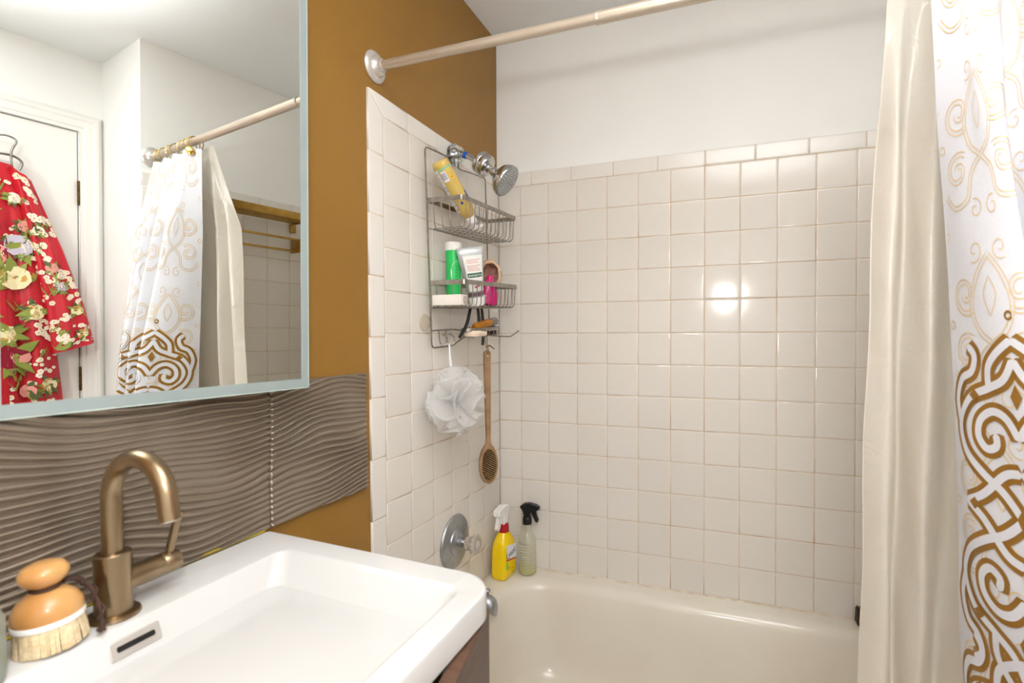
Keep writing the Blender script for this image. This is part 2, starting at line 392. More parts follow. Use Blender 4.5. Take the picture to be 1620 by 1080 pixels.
b = MB(); b.add(lathe([(0, 0.004), (0.026, 0.003), (0.030, 0.0), (0.030, -0.003), (0, -0.003)]), T(0.33, -0.38, 0.060)); b.build('drain', dull_chrome, tub)

# ------------------------------------------------------------------ vanity: sink top and cabinet
SK = lambda p: (p[0], p[1]-0.06*p[0], p[2])          # the right rim runs a little out of square
sink = thing('sink', 'white rectangular ceramic sink with a wide back deck under the mirror', 'sink', (0, 0, 0))
sx0, sx1, sy0, sy1 = 0.006, 0.503, -1.655, -1.0405; ZS = 0.877
def sring(l, r, f, bk, z, rad): return [SK(p) for p in rrect(sx0+l, sx1-r, sy0+f, sy1-bk, z, rad, 8)]
fo = [0.008, 0.06, 0.06, 0.008]
IL, IR, IF, IB = 0.094, 0.040, 0.045, 0.050
R_ = [sring(0.002, 0.004, 0.004, 0.003, 0.833, fo), sring(0, 0, 0, 0, 0.837, fo), sring(0, 0, 0, 0, ZS-0.006, fo), sring(0.001, 0.0015, 0.0015, 0.0015, ZS-0.002, fo), sring(0.004, 0.005, 0.005, 0.005, ZS, fo),
      sring(IL-0.006, IR-0.004, IF-0.004, IB-0.004, ZS-0.0002, 0.022), sring(IL, IR, IF, IB, ZS-0.002, 0.022), sring(IL+0.004, IR+0.004, IF+0.004, IB+0.005, ZS-0.007, 0.022),
      sring(IL+0.022, IR+0.022, IF+0.03, IB+0.04, ZS-0.055, 0.028), sring(IL+0.034, IR+0.034, IF+0.05, IB+0.066, ZS-0.083, 0.034), sring(IL+0.055, IR+0.055, IF+0.08, IB+0.10, ZS-0.092, 0.04), sring(IL+0.12, IR+0.12, IF+0.2, IB+0.2, ZS-0.097, 0.04)]
b = MB(); b.add(loft(R_)); b.build('basin', ceramic, sink, sharp=22)
# overflow slot on the back wall of the basin
ovc = Vector((0.1107, -1.338, 0.852)); XO = align((0.93, 0, 0.36), ovc, (0, 1, 0))
b = MB(); b.add(loft([rrect(-0.030, 0.030, -0.0115, 0.0115, -0.001, 0.002, 3), rrect(-0.030, 0.030, -0.0115, 0.0115, 0.0016, 0.002, 3), rrect(-0.029, 0.029, -0.0105, 0.0105, 0.0024, 0.002, 3)]), XO)
ov = b.build('overflow_cover', satin, sink, sharp=30); tag(ov, 'small satin metal overflow plate with a dark slot')
b = MB(); b.add(loft([rrect(-0.0225, 0.0225, -0.0035, 0.0035, 0.0015, 0.002, 3), rrect(-0.0225, 0.0225, -0.0035, 0.0035, 0.0027, 0.002, 3)]), XO, flat=True)
b.build('overflow_slot', dark, ov)
b = MB(); b.add(lathe([(0, 0.003), (0.02, 0.004), (0.03, 0.001), (0.03, -0.002), (0, -0.002)]), T(0.27, -1.35, 0.7805)); b.build('drain', satin, sink)
# yellow bead of caulk behind the sink
b = MB(); b.add(tube([(0.003, -1.63, ZS+0.001), (0.003, -1.05, ZS+0.001)], 0.0028, 6)); b.build('sealant_bead', M('yellowed_sealant', (216, 190, 40), 0.6), sink)

cab = thing('vanity_cabinet', 'dark walnut vanity cabinet under the white sink with its door ajar', 'cabinet', (0.24, -1.35, 0))
cab.location = (0, 0, 0)
b = MB()
for q in ((0.006, 0.022, -1.64, -1.075, 0.12, 0.832), (0.022, 0.462, -1.64, -1.622, 0.12, 0.832), (0.022, 0.462, -1.093, -1.075, 0.12, 0.832), (0.022, 0.462, -1.622, -1.093, 0.12, 0.138)):
    b.add(box(*q, 0.001, 1), flat=True)
b.build('carcass', walnut, cab, sharp=0)
for fx, fy in ((0.03, -1.61), (0.43, -1.61), (0.03, -1.10), (0.43, -1.10)):
    b = MB(); b.add(box(fx-0.02, fx+0.02, fy-0.02, fy+0.02, 0, 0.12, 0.003), flat=True); b.build('leg', walnut, cab, sharp=0)
hx, hy, ang = 0.4690, -1.0790, 0.21
XD = T(hx, hy, 0) @ Matrix.Rotation(ang, 4, 'Z')       # door runs along local -Y, outward +X
b = MB()
ring = []
def dprof(z, ins):
    o = [(0.0, -0.55), (0.0, -0.002)]
    pts = [(0.0+ins, -0.55+ins), (0.021-ins, -0.55+ins)] + [(0.021-ins-0.012*(1-math.cos(a)), -0.014-ins+0.014*math.sin(a)-ins*0) for a in np.linspace(0, PI/2, 7)] + [(0.0+ins, -ins)]
    return [(p[0], p[1], z) for p in pts]
b.add(loft([dprof(0.13, 0), dprof(0.829, 0), dprof(0.8305, 0.0015)]), XD)
dr = b.build('door', walnut, cab, sharp=30)
b = MB(); b.add(loft([dprof(0.8295, 0.0003), dprof(0.8312, 0.0008)]), XD); b.build('door_edge_band', walnut_edge, dr, sharp=30)
b = MB(); b.add(tube([(0.4835, -1.192, 0.829), (0.4825, -1.198, 0.800), (0.474, -1.215, 0.70), (0.452, -1.225, 0.50), (0.440, -1.226, 0.142)], [0.003, 0.0042, 0.004, 0.004, 0.004], 8))
tag(b.build('toothbrush', M('teal_plastic', (20, 130, 150), 0.35)), 'teal plastic handle sticking up inside the open cabinet gap', 'toothbrush')

# ------------------------------------------------------------------ faucet
fx, fy = 0.067, -1.337
fa = thing('faucet', 'champagne bronze gooseneck faucet with side lever on the sink deck', 'faucet', (fx, fy, ZS))
b = MB(); b.add(lathe([(0, 0), (0.0285, 0), (0.0295, 0.002), (0.0285, 0.005), (0.025, 0.0065), (0, 0.0065)], 40)); b.build('base_plate', bronze, fa)
b = MB(); b.add(lathe([(0, 0.006), (0.0205, 0.006), (0.0205, 0.083), (0.0185, 0.085), (0.0125, 0.0855), (0, 0.0855)], 40)); b.build('body', bronze, fa)
sp = [(0, 0, 0.08), (0, 0, 0.11), (0, 0, 0.14), (0, 0, 0.158)]
RB = 0.054
for k in range(1, 23):
    a = PI*k/24; sp.append((RB-RB*math.cos(a), 0, 0.158+RB*math.sin(a)))
sp += [(2*RB+0.001, 0, 0.158-0.006), (2*RB+0.0035, 0, 0.140)]
b = MB(); b.add(tube(sp, 0.0118, 24)); b.build('spout', bronze, fa)
d = (Vector(sp[-1])-Vector(sp[-2])).normalized()
b = MB(); b.add(lathe([(0.0105, -0.001), (0.0105, 0.0015), (0.009, 0.002), (0, 0.002)], 24), align(d, sp[-1])); b.build('aerator', satin, fa)
b = MB(); b.add(lathe([(0, 0), (0.0158, 0), (0.0158, 0.046), (0.0150, 0.047), (0.0150, 0.048), (0.0158, 0.049), (0.0158, 0.068), (0.0145, 0.070), (0, 0.070)], 32), align((0, 1, 0), (0, 0.012, 0.042))); h_ = b.build('handle', bronze, fa)
b = MB(); b.add(tube([(0, 0.072, 0.05), (0.0, 0.074, 0.065), (0.006, 0.083, 0.112)], [0.0056, 0.0056, 0.0058], 12)); b.build('lever', bronze, h_)

# ------------------------------------------------------------------ wooden dish brush beside the faucet
bamboo = M('bamboo', (208, 160, 100), 0.32, rgb2=(184, 130, 72), scale=16, stretch=(1, 1, 0.15), coat=0.3)
db = thing('dish_brush', 'round bamboo dish brush with pale bristles standing beside the faucet', 'brush', (0.070, -1.4040, ZS), (0.05, -0.04, 0.3))
b = MB(); b.add(lathe([(0, 0.102), (0.011, 0.1015), (0.019, 0.098), (0.0228, 0.092), (0.0232, 0.087), (0.021, 0.081), (0.016, 0.0765), (0.0115, 0.074), (0.0112, 0.0705), (0.017, 0.067), (0.026, 0.060), (0.0315, 0.051), (0.033, 0.043), (0.0325, 0.037), (0, 0.037)], 36)); b.build('handle_knob', bamboo, db)
b = MB(); b.add(lathe([(0.0325, 0.0385), (0.0335, 0.037), (0.0335, 0.032), (0.032, 0.031), (0, 0.031)], 36)); b.build('ferrule', pl_white, db)
b = MB()
for k in range(620):
    rr = 0.031*math.sqrt(random.random()) if k > 330 else 0.0305; a = random.random()*2*PI; s = 1.07+0.05*random.random()
    b.add(tube([(rr*math.cos(a), rr*math.sin(a), 0.033), (rr*s*math.cos(a), rr*s*math.sin(a), 0.002+random.random()*0.001)], [0.0013, 0.0007], 4, cap=False))
tag(b.build('bristles', M('tampico_bristle', (230, 212, 176), 0.7, rgb2=(212, 188, 146), scale=200), db, sharp=0), kind='stuff')
lea = M('dark_leather', (74, 48, 34), 0.7, rgb2=(50, 32, 24), scale=60)
b = MB(); b.add(tube([(0.0128*math.cos(a), 0.0128*math.sin(a), 0.0717) for a in np.linspace(0, 2*PI, 20)[:-1]], 0.0022, 8, closed=True))
cp = crom([(0.006, 0.011, 0.0717), (0.012, 0.022, 0.070), (0.022, 0.030, 0.058), (0.030, 0.031, 0.040), (0.034, 0.031, 0.018), (0.038, 0.026, 0.006), (0.044, 0.018, 0.005)], 6)
b.add(tube(cp, 0.0024, 8)); b.add(tube([(p[0]+0.004*math.sin(i*0.9), p[1]+0.004*math.cos(i*0.9), p[2]) for i, p in enumerate(cp)], 0.0018, 6))
b.build('leather_cord', lea, db)

# frosted jar at the frame edge
jr = thing('soap_jar', 'pale greenish glass jar at the left front edge of the sink', 'jar', (0.083, -1.488, ZS))
b = MB(); b.add(lathe([(0, 0.0), (0.030, 0.0), (0.034, 0.004), (0.035, 0.012), (0.035, 0.066), (0.032, 0.073), (0.029, 0.075), (0.029, 0.084), (0.0275, 0.084), (0.0275, 0.074), (0.032, 0.064), (0.032, 0.006), (0, 0.004)], 36)); b.build('glass', M('jar_glass', (200, 208, 196), 0.28, trans=0.65, rgb2=(190, 200, 188), ior=1.3), jr)
b = MB(); b.add(lathe([(0, 0.0045), (0.0312, 0.0065), (0.0312, 0.04), (0, 0.04)], 30)); b.build('contents', M('jar_contents', (196, 198, 180), 0.6), jr)

# ------------------------------------------------------------------ mirror
a_, b_ = -0.10851, -0.01183
mn = Vector((math.cos(a_)*math.cos(b_), math.sin(a_)*math.cos(b_), math.sin(b_)))
mh = Vector((-math.sin(a_), math.cos(a_), 0)); mu = mn.cross(mh)
mo = Vector((0.0599, -0.9948, 1.1462))
XM = Matrix(((mh.x, mu.x, mn.x, mo.x), (mh.y, mu.y, mn.y, mo.y), (mh.z, mu.z, mn.z, mo.z), (0, 0, 0, 1)))   # local: a towards the tub, b up, n out
MWd, MHt = 0.445, 0.80
mi = thing('wall_mirror', 'large frameless wall mirror with frosted border tilted out over the relief panels', 'mirror')
mi.matrix_world = XM
mirror_mat = M('mirror_silver', (242, 245, 243), 0.0, 1.0, rgb2=(242, 245, 243))
frost = M('frosted_glass_border', (146, 157, 155), 0.35, rgb2=(140, 152, 150), scale=10, spec=0.6)
b = MB(); b.add(box(-MWd, 0.0, 0.0, MHt, -0.005, 0.0), flat=True); b.build('mirror_glass', mirror_mat, mi, sharp=0)
bw = 0.0175
for q in ((0.0008, MWd, 0.0008, bw), (0.0008, 0.0155, bw, MHt-bw), (MWd-bw, MWd-0.0008, bw, MHt-bw), (0.0008, MWd, MHt-bw, MHt-0.0008)):
    b = MB(); b.add(box(-q[1], -q[0], q[2], q[3], -0.0002, 0.0005), flat=True); b.build('frosted_border', frost, mi, sharp=0)
b = MB()
for q in ((-0.0009, 0.0004, 0, MHt), (0, MWd, -0.0009, 0.0004)): b.add(box(-q[1], -q[0], q[2], q[3], -0.0052, 0.0006), flat=True)
b.build('glass_edge', M('green_glass_edge', (190, 208, 200), 0.2, rgb2=(182, 202, 194)), mi, sharp=0)
b = MB(); v, f = box(-0.2, -0.03, 0.10, MHt-0.05, -0.03, -0.005)
b.add((v, f), flat=True); b.build('hanging_cleat', pl_white, mi, sharp=0)

# ------------------------------------------------------------------ shower rod, rings
YR, ZR = -0.705, 1.913
rod = thing('shower_rod', 'brushed telescopic shower curtain rod spanning the tub alcove', 'curtain rod', (0, YR, ZR))
b = MB(); b.add(tube([(0.0, 0, 0), (0.575, 0, 0)], 0.0112, 20)); b.build('inner_tube', rod_mat, rod)
b = MB(); b.add(lathe([(0.0112, 0.0), (0.0138, 0.001), (0.0138, 0.004), (0.0132, 0.006), (0.0132, 0.008), (0.0132, 0.012), (0.0132, 0.3), (0.0132, W-0.562)], 20), align((1, 0, 0), (0.56, 0, 0))); b.build('outer_tube', rod_mat, rod)
fp = [(0, 0), (0.0375, 0), (0.0385, 0.004), (0.034, 0.009), (0.026, 0.011), (0.0245, 0.0145), (0.020, 0.020), (0.0155, 0.022), (0.0145, 0.028), (0.0115, 0.029)]
for d, x in ((1, WP), (-1, W-WP)):
    b = MB(); b.add(lathe(fp, 36), align((d, 0, 0), (x, 0, 0))); b.build('flange', satin, rod)
def ring(x, ang, label, bead=False):
    r = thing('curtain_ring', label, 'curtain ring', (x, YR, ZR-0.008), (0, 0, ang), 'gold curtain rings on the rod')
    b = MB(); b.add(tube([(0, 0.0235*math.cos(a), 0.0235*math.sin(a)) for a in np.linspace(0, 2*PI, 25)[:-1]], 0.0017, 6, closed=True)); b.build('loop', gold_ring, r)
    if bead:
        b = MB(); b.add(lathe([(0, 0.005), (0.009, 0.0042), (0.0125, 0.0018), (0.013, 0), (0.0125, -0.0018), (0, -0.004)], 24), align((-0.85, -0.5, 0.1), (-0.012, -0.020, -0.034)) @ Matrix.Scale(1.25, 4, (0, 1, 0))); b.build('oval_bead', gold_ring, r)
ring(1.185, 0.15, 'gold curtain ring with an oval gold bead nearest the open curtain edge', True)
for i, x in enumerate((1.205, 1.235, 1.275, 1.325, 1.37, 1.42, 1.465)):
    ring(x, random.uniform(-0.3, 0.3), 'plain thin gold curtain ring bunched on the rod above the patterned curtain')

# ------------------------------------------------------------------ shower head
clear = M_glass('clear_acrylic', (235, 238, 236), 0.08)
sh = thing('wall_shower', 'chrome shower head with filter cylinder on an angled arm', 'shower head', (0, 0, 0))
YA = -0.345
arm = [(0.0, YA, 1.812), (0.03, YA, 1.812), (0.055, YA, 1.805), (0.075, YA, 1.793), (0.09, YA, 1.784)]
b = MB(); b.add(tube(crom(arm, 5), 0.0095, 16)); b.build('arm', chrome, sh)
b = MB(); b.add(tube([(0.046, YA, 1.8085), (0.056, YA, 1.804)], 0.0108, 16)); tag(b.build('tape_band', M('blue_tape', (20, 80, 190), 0.5), sh), 'blue tape wrapped around the arm')
b = MB(); b.add(lathe([(0, 0), (0.030, 0), (0.031, 0.003), (0.022, 0.008), (0.012, 0.012), (0.0095, 0.012)], 28), align((1, 0, 0), (0.0005, YA, 1.812))); b.build('escutcheon', chrome, sh)
ax = Vector((0.79, 0.02, -0.61)).normalized()
X1 = align(ax, Vector((0.113, YA, 1.770))-ax*0.022)
b = MB(); b.add(lathe([(0, -0.008), (0.012, -0.008), (0.014, -0.002), (0.030, 0.0), (0.034, 0.004), (0.0345, 0.016), (0.0335, 0.0175), (0.0345, 0.019), (0.0345, 0.034), (0.032, 0.039), (0.022, 0.043), (0.014, 0.044), (0, 0.044)], 40), X1); b.build('filter_cylinder', chrome, sh)
X2 = align(ax, Vector((0.113, YA, 1.770))+ax*0.022)
b = MB(); b.add(lathe([(0.013, 0), (0.013, 0.008), (0.0105, 0.010), (0.0105, 0.014), (0.014, 0.016), (0.015, 0.022), (0.013, 0.028), (0, 0.028)], 24), X2); b.build('ball_joint', chrome, sh)
ax2 = Vector((0.80, 0.05, -0.60)).normalized()
X3 = align(ax2, Vector((0.113, YA, 1.770))+ax*0.046)
b = MB(); b.add(lathe([(0, -0.002), (0.013, 0.0), (0.016, 0.006), (0.026, 0.014), (0.040, 0.024), (0.0475, 0.034), (0.050, 0.042), (0.0505, 0.050), (0.049, 0.0525)], 44), X3); b.build('bell', chrome, sh)
face = M('grey_spray_face', (150, 152, 153), 0.4, rgb2=(138, 140, 142), scale=40)
b = MB(); b.add(lathe([(0.0492, 0.051), (0.0485, 0.0535), (0.046, 0.0545), (0, 0.0550)], 44), X3); fc = b.build('spray_face', face, sh)
b = MB(); noz = lathe([(0.0016, 0), (0.0013, 0.0022), (0, 0.0022)], 6)
for rr, n in ((0.008, 6), (0.016, 12), (0.024, 16), (0.032, 20), (0.0395, 26)):
    for k in range(n): a = 2*PI*k/n+rr*50; b.add(noz, X3 @ T(rr*math.cos(a), rr*math.sin(a), 0.0545))
tag(b.build('nozzles', M('rubber_nozzle', (206, 206, 204), 0.5), fc), kind='stuff')
b = MB(); b.add(tube([(0.046, 0, 0.046), (0.060, 0, 0.050)], [0.003, 0.0022], 8), X3 @ Matrix.Rotation(2.45, 4, 'Z')); b.build('selector_lever', chrome, sh)

# ------------------------------------------------------------------ shower caddy
CZ = 1.40; CU = -0.315
cad = thing('shower_caddy', 'satin nickel wire shower caddy with two baskets hanging from the shower arm', 'shower caddy', (0.018, CU, CZ), (0.047, 0, 0))
CADM = T(0.018, CU, CZ) @ Matrix.Rotation(0.047, 4, 'X')
H2 = 0.188
b = MB()
fpth = fillet([(0, -0.10, -0.182), (0, -H2, -0.182), (0, -H2, 0.388), (0.0, -0.055, 0.392), (0.006, -0.048, 0.425), (0.006, -0.012, 0.425), (0.0, -0.006, 0.372), (0, H2, 0.388), (0, H2, -0.125)], 0.018, 6)
b.add(tube(fpth, 0.0026, 8))
b.add(tube(fillet([(0, -0.10, -0.182), (0.0, -0.07, -0.182), (0.02, -0.035, -0.158), (0.03, 0.0, -0.156)], 0.012), 0.0026, 8))
b.add(tube(fillet([(0, -H2, -0.132), (0.0, -0.06, -0.132), (0.022, -0.04, -0.138)], 0.01), 0.0024, 8))
b.add(tube(fillet([(0, H2, -0.125), (0.0, H2-0.01, -0.152), (0.03, 0.12, -0.160), (0.082, 0.185, -0.168), (0.092, 0.232, -0.150)], 0.012), 0.0026, 8))
b.add(lathe([(0, -0.004), (0.003, -0.003), (0.004, 0), (0.003, 0.003), (0, 0.004)], 10), T(0.092, 0.232, -0.150))
b.build('frame', wire_mat, cad)
def basket(zr, dep, D=0.114):
    bb = MB(); t = 0.0016; hh = 0.0135
    def band(p, q):  # flat vertical strip
        p = Vector(p); q = Vector(q); d = (q-p).normalized(); n = Vector((-d.y, d.x, 0))*t/2
        v = []
        for pt in (p, q):
            for s in (-1, 1):
                for z in (0, hh): v.append(tuple(pt+n*s+Vector((0, 0, z))))
        return v, [(0, 1, 3, 2), (4, 6, 7, 5), (0, 4, 5, 1), (2, 3, 7, 6), (0, 2, 6, 4), (1, 5, 7, 3)]
    loop = fillet([(0.002, -H2+0.002, zr), (D, -H2+0.002, zr), (D, H2-0.002, zr), (0.002, H2-0.002, zr)], 0.012, 4)
    for p, q in zip(loop, loop[1:]): bb.add(band(p, q), flat=True)
    bb.add(band((0.004, -H2, zr), (0.004, H2, zr)), flat=True)
    rim = bb.build('basket_rim', wire_mat, cad, sharp=0)
    w = MB(); zb = zr-dep
    for k in range(13):
        u = -H2+0.022+k*(2*H2-0.044)/12
        w.add(tube(fillet([(D-0.001, u, zr+0.004), (D-0.006, u, zb), (0.004, u, zb)], 0.014, 4), 0.0014, 6))
    for k in range(4):
        x = 0.018+k*0.026
        w.add(tube(fillet([(x, -H2+0.004, zr+0.004), (x, -H2+0.010, zb-0.0025), (x, H2-0.010, zb-0.0025), (x, H2-0.004, zr+0.004)], 0.014, 4), 0.0014, 6))
    w.add(tube([(0.003, -H2, zb-0.001), (0.003, H2, zb-0.001)], 0.002, 6))
    w.build('basket_wires', wire_mat, rim)
basket(0.231, 0.071); basket(-0.002, 0.063)
# soap dish with hooks
dm = MB(); t = 0.0016
ov_ = [(0.010+0.042+0.042*math.cos(a), 0.02+0.105*math.sin(a)) for a in np.linspace(0, 2*PI, 33)[:-1]]
r0 = [(x, u, -0.140) for x, u in ov_]; r1 = [(x, u, -0.129) for x, u in ov_]
ri = [(0.052+(x-0.052)*0.96, 0.02+(u-0.02)*0.985, -0.129) for x, u in ov_]; rj = [(p[0], p[1], -0.140) for p in ri]
dm.add(loft([r0, r1, ri, rj, r0], False, False))
for k in range(6):
    u = -0.055+k*0.03; xx = 0.042*math.sqrt(max(0.05, 1-((u-0.02)/0.105)**2))
    dm.add(tube(fillet([(0.052-xx, u, -0.134), (0.052-xx+0.006, u, -0.157), (0.052+xx-0.006, u, -0.157), (0.052+xx, u, -0.134)], 0.01, 4), 0.0014, 6))
dm.build('soap_dish', wire_mat, cad)
for u in (-0.150, -0.112):
    b = MB(); b.add(tube(fillet([(0.001, u, -0.132), (0.001, u+0.006, -0.172), (0.012, u+0.012, -0.180), (0.020, u+0.020, -0.172), (0.020, u+0.018, -0.155), (0.014, u+0.012, -0.146), (0.004, u+0.016, -0.146)], 0.008, 5), 0.0018, 6)); b.build('hook', wire_mat, cad)
b = MB(); b.add(lathe([(0, 0), (0.026, 0.0), (0.024, 0.005), (0.012, 0.010), (0.006, 0.014), (0, 0.014)], 28), Matrix.Rotation(-0.047, 4, 'X') @ align((1, 0, 0), (-0.0165, -0.19, -0.117))); b.build('suction_cup', M_sheet('clear_vinyl', (236, 226, 206), 0.5, 0.62, 0.15, 0.12), cad)
b = MB(); b.add(lathe([(0, 0), (0.034, 0.0), (0.033, 0.006), (0.026, 0.012), (0.022, 0.022), (0.014, 0.024), (0.0125, 0.024)], 28), Matrix.Rotation(-0.047, 4, 'X') @ align((1, 0, 0), (-0.0045, -0.030, 0.412))); b.build('arm_clamp', clear, cad)

def patch(r, a0, a1, z0, z1, n=12, sy=1.0):
    v = []; f = []
    for k in range(n+1):
        a = a0+(a1-a0)*k/n
        for z in (z0, z1): v.append((r*math.cos(a), sy*r*math.sin(a), z))
    for k in range(n): f.append((2*k, 2*k+2, 2*k+3, 2*k+1))
    return v, f
# upside-down yellow wash bottle
yel_liq = M('amber_baby_wash', (246, 218, 128), 0.12, rgb2=(240, 206, 104), scale=10, trans=0.4, ior=1.35, coat=0.5)
A_ = Vector((0.050, -0.500, 1.740)); B_ = Vector((0.096, -0.405, 1.598)); dv = (B_-A_)
yb = thing('wash_bottle', 'yellow pump bottle turned upside down leaning in the upper basket', 'bottle'); yb.matrix_world = align(-dv, A_, (0.8, -0.5, -0.1))
Lb = dv.length
def flat(s): return Matrix.Scale(s, 4, (0, 1, 0))
b = MB(); b.add(lathe([(0, 0.0), (0.024, 0.0), (0.0285, -0.004), (0.0302, -0.012), (0.0300, -Lb*0.35), (0.0302, -Lb*0.6), (0.029, -Lb+0.03), (0.025, -Lb+0.014), (0.017, -Lb+0.004), (0.0135, -Lb)], 36), flat(0.8)); b.build('bottle_body', yel_liq, yb)
b = MB(); b.add(lathe([(0.0135, -Lb+0.002), (0.0155, -Lb), (0.016, -Lb-0.016), (0.013, -Lb-0.020), (0.006, -Lb-0.022), (0.005, -Lb-0.034), (0, -Lb-0.034)], 24))
b.add(loft([[(x*0.9, y, z) for x, y, z in rrect(-0.012, 0.030, -0.0055, 0.0055, zz, 0.004, 3)] for zz in (-Lb-0.031, -Lb-0.038)]), Matrix.Rotation(0.5, 4, 'Z'))
b.build('pump_cap', pl_white, yb)
b = MB(); b.add(patch(0.0306, 4.1, 4.95, -0.020, -Lb+0.026, 12, 0.81)); lb = b.build('side_label', M('printed_label', (232, 230, 226), 0.4, rgb2=(176, 178, 200), scale=120, contrast=(0.5, 0.6)), yb, sharp=0)
b = MB(); b.add(patch(0.0306, 4.6, 7.2, -0.020, -0.0235, 14, 0.81)); b.build('teal_stripe', M('teal_ink', (90, 200, 190), 0.4), yb, sharp=0)
bar_m = M('barcode_white', (236, 234, 236), 0.4); bar_k = M('barcode_ink', (60, 70, 130), 0.4)
b = MB(); b.add(patch(0.0307, 5.10, 5.75, -0.028, -0.058, 8, 0.81)); b.build('barcode_panel', bar_m, yb, sharp=0)
b = MB()
for k in range(11): a = 5.15+k*0.052; b.add(patch(0.0309, a, a+random.choice((0.014, 0.026, 0.032)), -0.032, -0.052, 1, 0.81))
b.build('barcode_bars', bar_k, yb, sharp=0)
sun = M('sunflower_ink', (246, 196, 20), 0.4); brn = M('seed_ink', (110, 60, 10), 0.5); blu = M('logo_blue', (30, 50, 150), 0.4)
def decal(pts, r, a0, z0, sc, sy=0.81):
    return [(r*math.cos(a0+p[0]*sc/r), sy*r*math.sin(a0+p[0]*sc/r), z0+p[1]*sc) for p in pts], [tuple(range(len(pts)))]
star = [((1 if k % 2 else 0.62)*math.cos(k*PI/8), (1 if k % 2 else 0.62)*math.sin(k*PI/8)) for k in range(16)]
circ = [(math.cos(k*PI/8), math.sin(k*PI/8)) for k in range(16)]
for a, z in ((6.15, -0.050), (4.75, -Lb+0.036)):
    b = MB(); b.add(decal(star, 0.0308, a, z, 0.006), flat=True, mi=0); b.add(decal(circ, 0.0310, a, z, 0.0025), flat=True, mi=1); b.build('sunflower_print', [sun, brn], yb, sharp=0)
b = MB(); b.add(decal(circ, 0.0308, 5.7, -Lb+0.050, 0.0045), flat=True); b.add(decal([(p[0]*1.3, p[1]*2.0) for p in circ], 0.0308, 6.9, -Lb+0.065, 0.007), flat=True); b.build('blue_logo', blu, yb, sharp=0)
# brown bottle behind it
A_ = Vector((0.040, -0.418, 1.728)); B_ = Vector((0.056, -0.335, 1.600)); dv = B_-A_
bb_ = thing('bath_oil_bottle', 'slim amber brown bottle tucked behind the yellow pump bottle', 'bottle'); bb_.matrix_world = align(-dv, A_, (0.5, -0.85, 0)); Lb = dv.length
b = MB(); b.add(loft([rrect(-0.022, 0.022, -0.012, 0.012, 0, 0.006, 4), rrect(-0.023, 0.023, -0.013, 0.013, -0.004, 0.006, 4), rrect(-0.023, 0.023, -0.013, 0.013, -Lb+0.03, 0.006, 4), rrect(-0.012, 0.012, -0.010, 0.010, -Lb+0.014, 0.006, 4)])); b.build('bottle_body', M('amber_oil', (224, 178, 84), 0.15, trans=0.3, rgb2=(206, 156, 64), scale=20), bb_)
b = MB(); b.add(lathe([(0.011, -Lb+0.016), (0.0125, -Lb+0.014), (0.0125, -Lb), (0, -Lb-0.001)], 20)); b.build('cap', pl_white, bb_)
b = MB(); b.add(box(0.0225, 0.0238, -0.0115, 0.0115, -Lb+0.034, -0.006), flat=True); b.build('brown_label', M('brown_ink', (142, 104, 78), 0.5), bb_, sharp=0)

# green and white canister in the lower basket
gr = thing('powder_canister', 'green and white canister with a white lid in the lower basket', 'canister', (0.046, -0.412, 1.3345), (0.02, 0.0, 0))
b = MB(); b.add(lathe([(0, 0), (0.0225, 0), (0.0235, 0.002), (0.0235, 0.165), (0, 0.165)], 36)); b.build('tin', M('green_print', (40, 196, 96), 0.35, rgb2=(34, 184, 88)), gr)
b = MB(); b.add(lathe([(0.0236, 0.164), (0.0245, 0.165), (0.0245, 0.186), (0.0225, 0.189), (0, 0.189)], 36)); b.build('lid', pl_white, gr)
b = MB(); b.add(patch(0.0238, -0.62, 1.2, 0.140, 0.163, 12)); b.build('black_band', pl_black, gr, sharp=0)
b = MB(); b.add(decal([(p[0]*0.02, p[1]*0.034) for p in circ], 0.02385, -0.62, 0.098, 1.0, 1.0), flat=False); ol = b.build('oval_label', bar_m, gr, sharp=0)
b = MB()
for k in range(5): b.add(patch(0.0241, -0.85, -0.55+0.02*(k % 3), 0.078+k*0.009, 0.080+k*0.009, 3))
b.build('label_lines', M('grey_ink', (90, 92, 96), 0.5), ol, sharp=0)

# upside-down silver tube
vd = Vector((-0.5, 0.866, 0)).normalized(); rt_ = Vector((0.866, 0.5, 0))
tb0 = Vector((0.103, -0.376, 1.338)); tb1 = Vector((0.104, -0.424, 1.505)); dv = tb1-tb0
tu = thing('cream_tube', 'silver grey tube with a white label standing cap down in the lower basket', 'tube'); tu.matrix_world = align(dv, tb0, rt_)
silver = M('pearl_silver', (176, 178, 176), 0.3, 0.35, rgb2=(160, 163, 162))
def tring2(w, t, z, n=28): return [(w*math.cos(2*PI*k/n), t*math.sin(2*PI*k/n), z) for k in range(n)]
TL = dv.length; prof_t = [(0.0245, 0.021, 0.026), (0.0275, 0.019, 0.06), (0.032, 0.014, 0.10), (0.036, 0.008, 0.135), (0.0385, 0.0035, 0.155), (0.039, 0.0012, 0.160), (0.039, 0.001, TL)]
b = MB(); b.add(loft([tring2(*p) for p in prof_t])); b.build('tube_body', silver, tu)
b = MB(); b.add(lathe([(0, 0), (0.0225, 0), (0.0235, 0.002), (0.0235, 0.020), (0.0225, 0.026), (0, 0.026)], 28)); b.build('cap', pl_white, tu)
def tface(xn, z, off=0.0006):
    for (w0, t0, z0), (w1, t1, z1) in zip(prof_t, prof_t[1:]):
        if z0 <= z <= z1: k = (z-z0)/(z1-z0); w, t = w0+(w1-w0)*k, t0+(t1-t0)*k; break
    else: w, t, _ = prof_t[0]
    x = xn*w; return (x, -t*math.sqrt(max(0, 1-xn*xn))-off, z)
